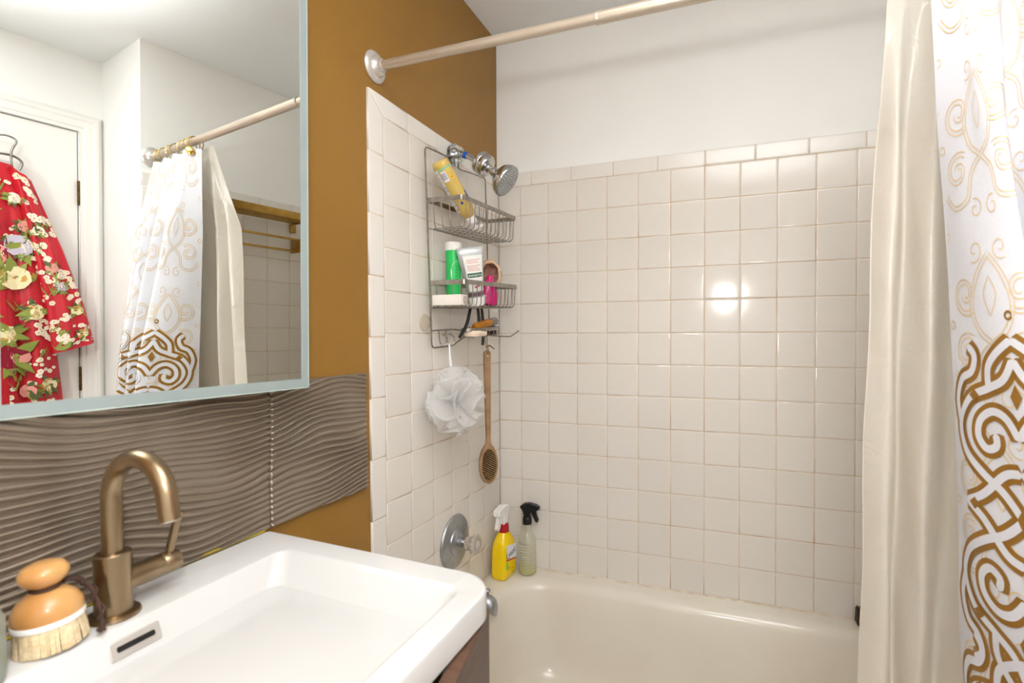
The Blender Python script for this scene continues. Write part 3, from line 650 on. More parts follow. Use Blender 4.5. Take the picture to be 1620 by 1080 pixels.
def tgrid(x0, x1, z0, z1, off, nx=14, nz=14):
    v = [tface(x0+(x1-x0)*i/nx, z0+(z1-z0)*j/nz, off) for j in range(nz+1) for i in range(nx+1)]
    f = [(j*(nx+1)+i, j*(nx+1)+i+1, (j+1)*(nx+1)+i+1, (j+1)*(nx+1)+i) for j in range(nz) for i in range(nx)]
    return v, f
b = MB(); b.add(tgrid(-0.62, 0.9, 0.046, 0.150, 0.0005)); tl = b.build('front_label', M('label_white', (232, 230, 226), 0.4), tu, sharp=0)
b = MB(); b.add(tgrid(-0.90, 0.95, 0.030, 0.042, 0.0006)); b.build('plum_band', M('plum_ink', (110, 84, 92), 0.45), tu, sharp=0)
gi = M('dark_green_ink', (0, 88, 62), 0.45); ri_ = M('red_ink', (204, 130, 120), 0.5)
b = MB(); b.add(tgrid(-0.52, 0.84, 0.086, 0.099, 0.0008)); b.build('green_banner', gi, tl, sharp=0)
b = MB()
for k in range(7):
    z = 0.106+k*0.0045+(0.004 if k > 3 else 0); b.add(tgrid(-0.42, 0.70-0.1*(k % 3), z, z+0.0016, 0.0009, 8, 1))
b.build('label_print', ri_, tl, sharp=0)
def wrap_tube(o, zc):
    for p in o.data.vertices:
        z = zc+p.co.y; 
        w = 0.031; xn = max(-0.93, min(0.93, p.co.x/w+0.17)); q = tface(xn, max(0.03, z), 0.0011+p.co.z); p.co = q
    return o
wrap_tube(text('banner_lettering', 'KLORANE', 0.0085, pl_white, tl, Matrix.Rotation(PI, 4, 'Z')), 0.0925)
b = MB()
for cx, cz in ((0.15, 0.058), (0.45, 0.062)):
    b.add(([tface(cx+0.16*math.cos(a), cz+0.004*math.sin(a), 0.0009) for a in np.linspace(0, 2*PI, 13)[:-1]], [tuple(range(12))]), flat=True)
b.build('flower_print', M('pink_ink', (214, 110, 140), 0.5), tl, sharp=0)

# pink bottle and bath sponge
pk = thing('pink_bottle', 'small hot pink bottle behind the silver tube', 'bottle', (0.094, -0.290, 1.3425), (-0.06, 0.12, 0.6))
mg = M('magenta_plastic', (214, 22, 118), 0.25, rgb2=(204, 18, 108))
b = MB(); b.add(loft([tring2(w, t, z) for w, t, z in ((0.024, 0.014, 0), (0.031, 0.018, 0.003), (0.032, 0.019, 0.012), (0.029, 0.018, 0.035), (0.023, 0.015, 0.06), (0.017, 0.012, 0.074), (0.010, 0.010, 0.082))])); b.build('bottle_body', mg, pk)
b = MB(); b.add(lathe([(0.010, 0.080), (0.0105, 0.092), (0.009, 0.095), (0, 0.095)], 20)); b.build('cap', mg, pk)
b = MB(); b.add(([(-0.024*math.cos(a)*0.5-0.012, -0.0178, 0.016+0.014*math.sin(a)) for a in np.linspace(0, 2*PI, 17)[:-1]], [tuple(range(16))]), flat=True); b.build('white_patch', bar_m, pk, sharp=0)
sp_m = M('sponge_rim', (222, 190, 158), 0.9, rgb2=(206, 168, 136), scale=90, bump=0.8, bscale=160)
sp_i = M('sponge_core', (168, 122, 110), 0.95, rgb2=(118, 80, 66), scale=60, bump=1.0, bscale=120)
sg = thing('bath_sponge', 'round tan bath sponge with a hollow brown centre behind the pink bottle', 'sponge'); sg.matrix_world = align((0.55, -0.82, -0.05), (0.070, -0.222, 1.449) , (0, 0, 1)) @ Matrix.Scale(1.12, 4)
def wob(vf, s):
    return [tuple(np.array(p)*(1+s*math.sin(p[0]*260+1)*math.cos(p[1]*230+p[2]*190))) for p in vf[0]], vf[1]
b = MB(); b.add(wob(lathe([(0, -0.022), (0.020, -0.020), (0.031, -0.008), (0.034, 0.006), (0.031, 0.014), (0.0265, 0.015), (0.0245, 0.012)], 40), 0.04), Matrix.Scale(1.32, 4, (1, 0, 0))); b.build('sponge_ring', sp_m, sg)
b = MB(); b.add(wob(lathe([(0.026, 0.0135), (0.023, 0.004), (0.016, -0.004), (0.007, -0.007), (0, -0.006)], 40), 0.05), Matrix.Scale(1.32, 4, (1, 0, 0))); b.build('sponge_core', sp_i, sg)
# soap box
sb = thing('soap_box', 'long white cardboard soap box lying at the left end of the lower basket', 'box', (0, 0, 0))
b = MB(); b.add(box(0.022, 0.116, -0.497, -0.453, 1.3315, 1.362, 0.002), T(0, 0, 0.0)); b.build('carton', M('white_card', (236, 230, 222), 0.6, rgb2=(226, 216, 206), scale=12), sb, sharp=30)
b = MB(); b.add(tube([(0.1165, -0.475+0.008*math.cos(a), 1.3465+0.010*math.sin(a)) for a in np.linspace(0, 2*PI, 21)[:-1]], 0.0005, 4, closed=True)); 
b.add(tube([(0.1165, -0.478, 1.3405), (0.1165, -0.472, 1.344), (0.1165, -0.478, 1.348), (0.1165, -0.472, 1.352)], 0.0006, 4)); b.build('round_mark', M('ink_dark', (40, 40, 60), 0.5), sb)

# razors
def razor(p0, p1, label, bend=0.006):
    p0, p1 = Vector(p0), Vector(p1); d = (p1-p0)
    rz = thing('razor', label, 'razor', group='razors hanging through the caddy')
    pts = crom([p0, p0+d*0.3+Vector((bend, 0, 0)), p0+d*0.65+Vector((bend, bend, 0)), p1], 5)
    n = len(pts); b = MB(); b.add(tube(pts, [0.0036+0.0018*math.sin(PI*i/(n-1))+0.001*(i > n*0.8) for i in range(n)], 10)); b.build('handle', pl_black, rz)
    b = MB(); b.add(box(-0.004, 0.004, -0.019, 0.019, -0.004, 0.005, 0.0015), T(*p0) @ Matrix.Rotation(0.3, 4, 'Y')); b.build('head', pl_black, rz)
razor((0.070, -0.352, 1.347), (0.070, -0.425, 1.240), 'black razor leaning left through the basket floor')
razor((0.064, -0.302, 1.350), (0.066, -0.314, 1.252), 'middle black razor hanging straight through the basket floor')
razor((0.066, -0.276, 1.350), (0.066, -0.268, 1.214), 'black razor on the right poking below the soap dish', 0.003)
# soap, amber bottle and brown block in the soap dish
so = MB(); so.add(loft([rrect(-0.040, 0.040, -0.024, 0.024, 0, 0.02, 5), rrect(-0.044, 0.044, -0.028, 0.028, 0.006, 0.024, 5), rrect(-0.044, 0.044, -0.028, 0.028, 0.012, 0.024, 5), rrect(-0.038, 0.038, -0.022, 0.022, 0.018, 0.018, 5)]), T(0.080, -0.343, 1.2435) @ Matrix.Rotation(0.047, 4, 'X') @ Matrix.Rotation(PI/2, 4, 'Z'))
tag(so.build('soap_bar', M('ivory_soap', (238, 220, 198), 0.45, rgb2=(230, 208, 184))), 'ivory bar of soap lying in the wire soap dish', 'soap')
am = thing('amber_vial', 'small amber bottle with a grey cap lying on the soap', 'bottle'); am.matrix_world = align((0.02, 0.100, 0.020), (0.086, -0.366, 1.271), (0, 0, 1)) @ Matrix.Scale(0.86, 4)
b = MB(); b.add(lathe([(0, 0), (0.010, 0.001), (0.0145, 0.012), (0.0155, 0.06), (0.0145, 0.088), (0.012, 0.102), (0.011, 0.106)], 24)); b.build('glass_body', M('amber_glass', (204, 132, 26), 0.1, rgb2=(176, 108, 18), trans=0.4), am)
b = MB(); b.add(lathe([(0.012, 0.104), (0.0155, 0.105), (0.016, 0.128), (0.0145, 0.130), (0, 0.130)], 24)); b.build('grey_cap', M('grey_plastic', (120, 120, 122), 0.45), am)
b = MB(); b.add(box(-0.016, 0.016, -0.013, 0.013, 0, 0.026, 0.003), T(0.072, -0.212, 1.2515) @ Matrix.Rotation(0.4, 4, 'X') @ Matrix.Rotation(0.5, 4, 'Z'))
tag(b.build('pumice_block', M('dark_brown_block', (62, 44, 38), 0.7, rgb2=(46, 32, 28), scale=80, bump=0.4)), 'small dark brown block beside the grey cap at the end of the soap dish', 'pumice')

# ------------------------------------------------------------------ loofah
net = M_sheet('white_net', (254, 254, 254), 0.55, 0.46, 0.4, 0.04, (238, 238, 238), 200)
lf = thing('bath_pouf', 'white mesh bath pouf hanging from a caddy hook on a white cord', 'bath pouf', (0.078, -0.462, 1.055))
b = MB(); NB = 38
for k in range(NB):
    gz = 1-2*(k+0.5)/NB; ph = k*2.39996; rr = math.sqrt(1-gz*gz)
    dn = Vector((rr*math.cos(ph), rr*math.sin(ph), gz)); s = random.uniform(0.85, 1.15)
    X = align(dn) @ Matrix.Rotation(random.random()*6.28, 4, 'Z')
    Lp = 0.082*s; wv = 0.040*s; v = []; f = []; nu, nv = 12, 9
    for i in range(nu+1):
        t = i/nu
        for j in range(nv+1):
            q = j/nv*2-1; wd_ = wv*math.sin(PI*min(1, t*0.62+0.02))**0.8
            x = wd_*math.sin(q*1.35)+0.0022*math.sin(q*9+t*4+k); y = wd_*0.75*(math.cos(q*1.35)-0.4)+0.012*math.sin(PI*t)*math.sin(k); z = Lp*(math.sin(t*PI*0.62))*(1-0.10*q*q)+0.0022*math.sin(q*14+k)
            p = X @ Vector((x, y, z)); v.append((p.x*0.84, p.y*1.24, p.z*1.08))
    for i in range(nu):
        for j in range(nv): a = i*(nv+1)+j; f.append((a, a+1, a+nv+2, a+nv+1))
    v = [(max(x, -0.0755), y, z) for x, y, z in v]
    b.add((v, f))
tag(b.build('mesh_ruffles', net, lf, sharp=0), kind='stuff')
b = MB(); b.add(tube(crom([(-0.038, 0.028, 0.166), (-0.030, 0.022, 0.12), (-0.012, 0.010, 0.06), (0, 0, 0)], 5), 0.0022, 8)); b.add(tube(crom([(-0.040, 0.030, 0.166), (-0.035, 0.026, 0.11), (-0.016, 0.013, 0.06), (0, 0, 0)], 5), 0.0018, 8)); b.build('hanging_cord', M('white_cord', (240, 240, 242), 0.7), lf)
v = []; f = []
for i in range(15):
    t = i/14
    for j in range(6): q = j/5-0.5; v.append((0.03+0.01*math.sin(t*5), 0.0+0.05*t*t+q*0.02*(0.4+t), -0.05-0.065*math.sin(t*2.0)+q*0.01))
f = [(i*6+j, i*6+j+1, i*6+j+7, i*6+j+6) for i in range(14) for j in range(5)]
b = MB(); b.add((v, f)); b.build('loose_tail', net, lf, sharp=0)

# ------------------------------------------------------------------ hanging body brush
wood = M('driftwood_handle', (172, 138, 104), 0.55, rgb2=(142, 108, 78), scale=18, stretch=(1, 1, 0.12), detail=6)
br = thing('body_brush', 'long wooden bath brush hanging bristles outward below the caddy', 'brush'); 
br.matrix_world = align((0.80, -0.60, 0.02), (0.055, -0.215, 1.196), (0, 0, 1)) # local x up, z outward
def outline():
    ctr = [(0.0, 0.0), (-0.004, 0.0085), (-0.012, 0.0125), (-0.06, 0.0122), (-0.16, 0.0105), (-0.25, 0.0090), (-0.305, 0.0085), (-0.318, 0.012), (-0.335, 0.023), (-0.36, 0.031), (-0.39, 0.0335), (-0.42, 0.029), (-0.442, 0.018), (-0.450, 0.0)]
    up_ = crom(ctr, 4); return up_ + [(x, -y) for x, y in up_[-2:0:-1]]
OL = outline(); OL = [(x, y) for x, y in OL]
def swell(x): return 0.006+0.004*max(0, math.sin(PI*min(1, max(0, (-x-0.30)/0.15))))
b = MB(); cx = [(x, y) for x, y in OL]
rings = [[(x, y*0.86, -swell(x)) for x, y in cx], [(x, y, -swell(x)+0.002) for x, y in cx], [(x, y, 0.003) for x, y in cx], [(x, y*0.88, 0.005) for x, y in cx]]
b.add(loft(rings)); b.build('handle', wood, br, sharp=35)
b = MB(); b.add(lathe([(0.0032, 0.0053), (0.0, 0.0054)], 14), T(-0.018, 0, 0)); b.build('hang_hole', pl_white, br)
bz = M('brush_bristle', (196, 164, 110), 0.6, rgb2=(160, 124, 72), scale=100); bdk = M('bristle_base', (48, 36, 26), 0.8)
b = MB(); b.add(([(-0.386+0.054*math.cos(a), 0.0265*math.sin(a), 0.0053) for a in np.linspace(0, 2*PI, 29)[:-1]], [tuple(range(28))]), flat=True); b.build('bristle_pad', bdk, br, sharp=0)
b = MB()
for i in range(-7, 8):
    for j in range(-4, 5):
        x = i*0.0073+(0.0036 if j % 2 else 0); y = j*0.0062
        if (x/0.052)**2+(y/0.026)**2 > 1: continue
        b.add(tube([(-0.386+x, y, 0.005), (-0.386+x*1.05, y*1.08, 0.017)], [0.0017, 0.0013], 5))
tag(b.build('bristle_tufts', bz, br, sharp=0), kind='stuff')
b = MB(); lp = crom([(-0.018, 0.0, 0.007), (0.0, 0.003, 0.005), (0.02, 0.004, 0.0), (0.040, 0.004, -0.004), (0.052, 0.0, -0.006), (0.040, -0.003, -0.004), (0.02, -0.001, 0.001), (0.0, -0.002, 0.006), (-0.018, 0, 0.007)], 4)
b.add(tube(lp, 0.0014, 6)); b.add(tube([(0.012, 0.003, 0.003), (0.016, -0.006, 0.007), (0.008, -0.018, 0.009), (0.003, -0.024, 0.009)], [0.003, 0.0032, 0.002, 0.0016], 6)); b.build('leather_loop', M('tan_leather', (140, 108, 80), 0.7), br)

# ------------------------------------------------------------------ tub valve and spout
vl = thing('shower_valve', 'round worn chrome valve plate with a clear fluted knob', 'valve', (0.0, -0.346, 0.590))
b = MB(); b.add(lathe([(0, 0.0), (0.084, 0.0), (0.0855, 0.003), (0.082, 0.008), (0.070, 0.0105), (0.046, 0.0115), (0.044, 0.0095), (0.041, 0.0095), (0.039, 0.013), (0.028, 0.0165), (0.026, 0.019), (0.016, 0.019), (0.0155, 0.034), (0, 0.034)], 56), align((1, 0, 0))); b.build('face_plate', dull_chrome, vl)
b = MB(); b.add(tube([(0.030, 0, 0), (0.045, 0, 0)], 0.0135, 20)); b.build('stem', chrome, vl)
kp = [(0.0, 0.0), (0.016, 0.0), (0.0185, 0.003), (0.0175, 0.012), (0.020, 0.018), (0.0265, 0.024), (0.0275, 0.030), (0.025, 0.0345), (0.017, 0.036), (0.015, 0.034), (0, 0.034)]
v, f = lathe(kp, 72); fl_ = lambda x, y: 1+0.045*math.cos(18*math.atan2(y, x)); v = [(x*fl_(x, y), y*fl_(x, y), z) if 0.001 < z < 0.031 else (x, y, z) for x, y, z in v]
b = MB(); b.add((v, f), align((1, 0, 0), (0.044, 0, 0)) @ Matrix.Scale(1.12, 4)); b.build('knob', M('smoky_acrylic', (226, 216, 206), 0.14, trans=0.55, rgb2=(214, 202, 192)), vl)
b = MB(); b.add(lathe([(0, 0), (0.0125, 0), (0.0125, 0.0015), (0, 0.003)], 24), align((1, 0, 0), (0.0825, 0, 0))); b.build('knob_cap', satin, vl)
st = thing('tub_spout', 'grey metal tub spout with a small diverter knob', 'tub spout', (0.0, -0.346, 0.418))
b = MB(); rings = []
for x, zc, ry, rz in ((0, 0, 0.026, 0.026), (0.004, 0, 0.027, 0.027), (0.05, 0.0, 0.026, 0.025), (0.10, -0.002, 0.025, 0.024), (0.125, -0.008, 0.024, 0.026), (0.140, -0.016, 0.021, 0.026), (0.146, -0.022, 0.014, 0.022)):
    rings.append([(x, ry*math.cos(a), zc+rz*math.sin(a)) for a in np.linspace(0, 2*PI, 29)[:-1]])
b.add(loft(rings)); b.build('body', dull_chrome, st)
b = MB(); b.add(lathe([(0, 0), (0.004, 0), (0.004, 0.012), (0.008, 0.013), (0.009, 0.017), (0.007, 0.020), (0, 0.0205)], 20), T(0.118, 0, 0.017)); b.build('diverter_knob', dull_chrome, st)

# ------------------------------------------------------------------ spray bottles on the tub corner
def prism(poly, t, bev=0.0):
    n = len(poly); v = [(x, -t/2, z) for x, z in poly]+[(x, t/2, z) for x, z in poly]
    if bev:
        ip = inset(poly, bev)
        v = [(x, -t/2, z) for x, z in ip]+[(x, -t/2+bev, z) for x, z in poly]+[(x, t/2-bev, z) for x, z in poly]+[(x, t/2, z) for x, z in ip]
        f = [tuple(range(n))]+[tuple(range(3*n, 4*n))[::-1]]
        for r in range(3):
            for k in range(n): f.append((r*n+k, (r+1)*n+k, (r+1)*n+(k+1) % n, r*n+(k+1) % n))
        return v, f
    return v, [tuple(range(n)), tuple(range(n, 2*n))[::-1]]+[(k, k+n, (k+1) % n+n, (k+1) % n) for k in range(n)]
def trigger(parent, mat, z, s=1.0, mat2=None):
    XT = T(0, 0, z) @ Matrix.Scale(s, 4)
    b = MB(); b.add(prism([(-0.012, 0), (0.012, 0), (0.014, 0.018), (0.018, 0.028), (0.036, 0.030), (0.042, 0.034), (0.042, 0.048), (0.036, 0.052), (0.010, 0.058), (-0.010, 0.056), (-0.024, 0.046), (-0.026, 0.042), (-0.016, 0.028), (-0.012, 0.014)], 0.022, 0.003), XT); b.build('spray_head', mat, parent, sharp=35)
    b = MB(); b.add(prism([(0.019, 0.030), (0.030, 0.031), (0.033, 0.016), (0.040, -0.004), (0.038, -0.010), (0.033, -0.008), (0.026, 0.006), (0.020, 0.018)], 0.012, 0.002), XT); b.build('trigger_lever', mat, parent, sharp=35)
    b = MB(); b.add(tube([(0.040, 0, 0.041), (0.047, 0, 0.041)], 0.007, 16), XT); b.build('nozzle', mat2 or mat, parent)
ylw = M('yellow_plastic', (248, 212, 0), 0.22, rgb2=(242, 202, 0), scale=4, coat=0.2)
ys = thing('cleaner_bottle', 'bright yellow trigger spray bottle with red collar in the tub corner', 'spray bottle', (0.056, -0.092, 0.3764), (0, 0, -1.68))
ys_r = lambda w, t, z, r: [(x, y, z) for x, y, _ in rrect(-w, w, -t, t, 0, r, 5)]
b = MB(); b.add(loft([ys_r(0.041, 0.026, 0, 0.014), ys_r(0.044, 0.029, 0.004, 0.015), ys_r(0.045, 0.030, 0.02, 0.015), ys_r(0.044, 0.029, 0.09, 0.015), ys_r(0.042, 0.028, 0.115, 0.016), ys_r(0.036, 0.025, 0.135, 0.018), ys_r(0.026, 0.020, 0.152, 0.018), ys_r(0.019, 0.017, 0.162, 0.0165)])); b.build('bottle_body', ylw, ys, sharp=50)
b = MB(); b.add(lathe([(0.0165, 0.160), (0.0195, 0.161), (0.0185, 0.180), (0.0155, 0.192), (0.0145, 0.194), (0, 0.194)], 28)); b.build('red_collar', M('red_plastic', (170, 16, 30), 0.35), ys)
trigger(ys, pl_white, 0.190, 1.2)
# label on the broad face that looks at the camera (local -y... +x side is the nozzle)
def facepoly(pts, y, sgn): return [(x, y, z) for x, z in pts], [tuple(range(len(pts)))]
for yy, sg_ in ((0.0296, 1),):
    b = MB(); b.add(facepoly([(0.030, 0.122), (-0.036, 0.112), (-0.040, 0.060), (0.026, 0.072)], yy, 1), flat=True); lw = b.build('label_panel', bar_m, ys, sharp=0)
    b = MB(); b.add(facepoly([(0.032, 0.068), (-0.036, 0.055), (-0.036, 0.060), (0.032, 0.073)], yy+0.0002, 1), flat=True); b.build('red_stripe', M('label_red', (190, 20, 36), 0.4), lw, sharp=0)
    XL = Matrix(((-1, 0, 0, 0.0), (0, 0, 1, yy+0.0004), (0, 1, 0, 0.087), (0, 0, 0, 1))) @ Matrix.Rotation(0.16, 4, 'Z')
    text('label_lettering', 'Lysol', 0.030, M('navy_ink', (24, 36, 96), 0.4), lw, XL)
    b = MB(); b.add(([(0.012+0.013*math.cos(a), yy+0.0002, 0.030+0.013*math.sin(a)) for a in np.linspace(0, 2*PI, 19)[:-1]], [tuple(range(18))]), flat=True); b.build('lemon_print', M('orange_ink', (240, 160, 20), 0.4), lw, sharp=0)
    b = MB(); b.add(([(0.026+0.008*math.cos(a)+0.004*math.sin(a), yy+0.0002, 0.046+0.02*math.sin(a)) for a in np.linspace(0, 2*PI, 15)[:-1]], [tuple(range(14))]), flat=True); b.build('lime_print', M('lime_ink', (150, 210, 40), 0.4), lw, sharp=0)
    b = MB(); b.add(facepoly([(0.0, 0.026), (-0.02, 0.030), (-0.028, 0.018), (-0.01, 0.014)], yy+0.0003, 1), flat=True); b.build('leaf_print', M('leaf_ink', (60, 120, 40), 0.4), lw, sharp=0)
cs = thing('water_spray_bottle', 'clear trigger spray bottle with black head and a little yellowish liquid', 'spray bottle', (0.128, -0.042, 0.3764), (0, 0, 0.15))
hz = M_sheet('hazy_plastic', (244, 245, 230), 0.55, 0.55, 0.15, 0.12, (238, 241, 222), 8)
pr = [(0, 0), (0.028, 0), (0.031, 0.003)]
for k in range(11): z = 0.012+k*0.0095; pr += [(0.0318, z), (0.0305, z+0.0012), (0.0305, z+0.0028), (0.0318, z+0.004)]
pr += [(0.0315, 0.122), (0.0295, 0.134), (0.0235, 0.148), (0.0185, 0.158), (0.0175, 0.166), (0.0165, 0.18), (0.0165, 0.186), (0, 0.186)]
b = MB(); b.add(lathe(pr, 36)); b.build('bottle_body', hz, cs, sharp=0)
b = MB(); b.add(lathe([(0, 0.0015), (0.029, 0.002), (0.0300, 0.005), (0.0300, 0.019), (0, 0.019)], 30)); b.build('liquid', M('pale_cleaner', (214, 206, 96), 0.15, rgb2=(206, 196, 80), trans=0.3), cs)
b = MB(); b.add(lathe([(0.0165, 0.180), (0.0172, 0.181), (0.0165, 0.203), (0.0145, 0.206), (0, 0.206)], 26)); b.build('collar', pl_black, cs)
trigger(cs, pl_black, 0.200, 1.0)
b = MB(); b.add(tube([(0.005, 0, 0.006), (0.0, 0, 0.18)], 0.002, 6)); b.build('dip_tube', pl_white, cs)
# small dark thing on the tub ledge half behind the liner
dk = thing('nail_brush', 'small dark brown ridged brush on the tub ledge half behind the liner', 'brush', (1.20, -0.030, 0.3745), (0, 0, 0.1))
b = MB(); b.add(prism([(-0.016, 0.052), (-0.018, 0.012), (-0.010, 0.0), (0.03, 0.0), (0.034, 0.05)], 0.026, 0.003)); b.build('block', M('dark_ridged', (66, 44, 40), 0.6, rgb2=(44, 30, 28), scale=50), dk)
b = MB()
for k in range(6): b.add(box(-0.013+k*0.008, -0.009+k*0.008, -0.011, 0.011, 0.049, 0.056), flat=True)
b.build('ridges', MATS['dark_ridged'], dk, sharp=0)

# ------------------------------------------------------------------ brass towel shelf on the alcove end wall (seen in the mirror)
tr = thing('towel_shelf', 'brushed brass towel shelf with two lower bars on the far tiled wall in the mirror', 'towel rack', (W, -0.40, 1.755))
def bar(name, dx, dz, hx_, hz_, y0=-0.15, y1=0.27):
    b = MB(); b.add(box(-dx-hx_, -dx+hx_, y0, y1, dz-hz_, dz+hz_, 0.0015), flat=False); b.build(name, brass, tr, sharp=30)
bar('front_rail', 0.122, 0.019, 0.0035, 0.0165)
for dx in (0.095, 0.068, 0.041, 0.016): bar('slat', dx, 0.006, 0.005, 0.0045)
bar('towel_bar', 0.075, -0.082, 0.004, 0.005); bar('towel_bar', 0.045, -0.133, 0.004, 0.005)
for y in (-0.145, 0.262):
    b = MB(); b.add(box(-0.126, -0.012, y-0.004, y+0.004, -0.004, 0.034, 0.001)); b.build('end_plate', brass, tr, sharp=30)
    b = MB(); b.add(box(-0.014, -0.0005, y-0.012, y+0.016, -0.040, 0.0, 0.001)); b.build('wall_bracket', brass, tr, sharp=30)
    b = MB(); b.add(box(-0.079, -0.0005, y-0.004, y+0.004, -0.139, -0.075, 0.001)); b.build('bar_bracket', brass, tr, sharp=30)

# ------------------------------------------------------------------ cloth: a sheet whose horizontal section runs through nodes that change with height
class Sheet:
    """levels: list of (z, nodes) from top to bottom; all node lists equally long"""
    def __init__(s, levels, ripple=0.0, seed=0):
        s.z = np.array([l[0] for l in levels]); s.n = np.array([l[1] for l in levels], float); s.K = s.n.shape[1]; s.rip = ripple; s.seed = seed
        u = np.linspace(0, 1, 600); p = s.xy(u, np.full(600, s.z[-1]*0.5+s.z[0]*0.5))
        s.len = np.concatenate([[0], np.cumsum(np.hypot(*np.diff(p, axis=0).T))]); s.u = u; s.L = s.len[-1]
    def nodes(s, z):
        zz = s.z[::-1]; out = np.empty((len(z), s.K, 2))
        for k in range(s.K):
            for c in range(2): out[:, k, c] = np.interp(z, zz, s.n[::-1, k, c])
        return out
    def xy(s, u, z):
        N = s.nodes(z); t = np.clip(u, 0, 1)*(s.K-1); i = np.minimum(t.astype(int), s.K-2); t = (t-i)[:, None]; r = np.arange(len(u))
        p0, p1, p2, p3 = N[r, np.maximum(i-1, 0)], N[r, i], N[r, i+1], N[r, np.minimum(i+2, s.K-1)]
        return 0.5*((2*p1)+(-p0+p2)*t+(2*p0-5*p1+4*p2-p3)*t**2+(-p0+3*p1-3*p2+p3)*t**3)
    def at(s, d, z):
        d = np.asarray(d, float); z = np.asarray(z, float); u = np.interp(d, s.len, s.u); p = s.xy(u, z)
        if s.rip:
            p = p+s.rip*np.stack([np.sin(d*34+z*5+s.seed)*np.cos(z*9+d*6), np.cos(d*41-z*4+s.seed)*np.sin(z*7+d*9)], -1)
        return np.concatenate([p, z[:, None]], 1)
    def off(s, d, z, h):
        e = 0.0015; p = s.at(d, z); t = s.at(np.asarray(d)+e, z)-s.at(np.asarray(d)-e, z); w = s.at(d, np.asarray(z)+e)-s.at(d, np.asarray(z)-e)
        n = np.cross(t, w); n /= np.linalg.norm(n, axis=1)[:, None]+1e-12; return p+n*h
    def grid(s, nd, nz, z0=None, z1=None, skew=None):
        D, Zz = np.meshgrid(np.linspace(0, s.L, nd+1), np.linspace(s.z[0] if z0 is None else z0, s.z[-1] if z1 is None else z1, nz+1))
        V = s.at(D.ravel(), Zz.ravel()); i = np.arange(nz)[:, None]*(nd+1)+np.arange(nd)[None]
        return V.tolist(), np.stack([i, i+1, i+nd+2, i+nd+1], -1).reshape(-1, 4).tolist()
def resample(pl, step):
    P_ = np.array(pl); L = np.concatenate([[0], np.cumsum(np.hypot(*np.diff(P_, axis=0).T))]); n = max(2, int(L[-1]/step)+1)
    q = np.linspace(0, L[-1], n+1); return np.stack([np.interp(q, L, P_[:, 0]), np.interp(q, L, P_[:, 1])], 1)
def ribbons(sheet, lines, h, sgn, zmin, zmax, step=0.006):
    V = []; F = []; o = 0
    for pl, w in lines:
        q = resample(pl, step); t = np.gradient(q, axis=0); t /= np.linalg.norm(t, axis=1)[:, None]+1e-12; n = np.stack([-t[:, 1], t[:, 0]], 1)
        ws = np.full(len(q), w/2); ws[0] *= 0.4; ws[-1] *= 0.4
        a = q+n*ws[:, None]; c = q-n*ws[:, None]
        ok = (np.minimum(a[:, 0], c[:, 0]) > 0.002) & (np.maximum(a[:, 0], c[:, 0]) < sheet.L-0.002) & (q[:, 1] > zmin) & (q[:, 1] < zmax)
        pa = sheet.off(a[:, 0], a[:, 1], h*sgn); pc = sheet.off(c[:, 0], c[:, 1], h*sgn)
        m = len(q); V += [tuple(p) for p in pa]+[tuple(p) for p in pc]
        for k in range(m-1):
            if ok[k] and ok[k+1]: F.append((o+k, o+k+1, o+m+k+1, o+m+k))
        o += 2*m
    return V, F
def spiral(cx, cy, r0, r1, turns, a0, sg=1, n=26):
    return [(cx+(r0+(r1-r0)*k/n)*math.cos(a0+sg*2*PI*turns*k/n), cy+(r0+(r1-r0)*k/n)*math.sin(a0+sg*2*PI*turns*k/n)) for k in range(n+1)]

# ------------------------------------------------------------------ patterned shower curtain
top = [(1.150, -0.702), (1.186, -0.722), (1.225, -0.728), (1.262, -0.690), (1.305, -0.725), (1.348, -0.690), (1.392, -0.725), (1.436, -0.690), (1.478, -0.722), (1.512, -0.700)]
mid = [(1.170, -0.688), (1.190, -0.742), (1.222, -0.785), (1.262, -0.705), (1.305, -0.790), (1.348, -0.705), (1.392, -0.795), (1.436, -0.705), (1.475, -0.785), (1.512, -0.730)]
low = [(1.198, -0.688), (1.208, -0.755), (1.250, -0.855), (1.285, -0.720), (1.325, -0.860), (1.365, -0.720), (1.405, -0.855), (1.445, -0.720), (1.480, -0.830), (1.515, -0.760)]
bot = [(1.212, -0.690), (1.214, -0.770), (1.258, -0.890), (1.290, -0.745), (1.330, -0.890), (1.370, -0.745), (1.410, -0.885), (1.450, -0.745), (1.485, -0.860), (1.518, -0.770)]
bot2 = [(x, min(y, -0.765)) for x, y in bot]
curt = Sheet([(1.882, top), (1.60, mid), (1.15, low), (0.72, bot), (0.42, bot2), (0.14, bot2)], 0.0022, 1.0)
sc = thing('shower_curtain', 'white fabric shower curtain with gold scroll print gathered at the right', 'curtain', (0, 0, 0))
cloth = M('white_cotton', (220, 221, 227), 0.8, rgb2=(216, 217, 224), scale=300, bump=0.15, bscale=500)
b = MB(); b.add(curt.grid(330, 150)); b.build('cloth', cloth, sc, sharp=0)
thin = []; TW = 0.0023
def mirr(pl, c): return [(2*c-x, y) for x, y in pl]
def dbl(pl, w, d=0.0075):
    q = np.array(pl); t = np.gradient(q, axis=0); t /= np.linalg.norm(t, axis=1)[:, None]+1e-12; n = np.stack([-t[:, 1], t[:, 0]], 1)
    return [((q+n*d/2).tolist(), w), ((q-n*d/2).tolist(), w)]
CW, CH = 0.21, 0.30
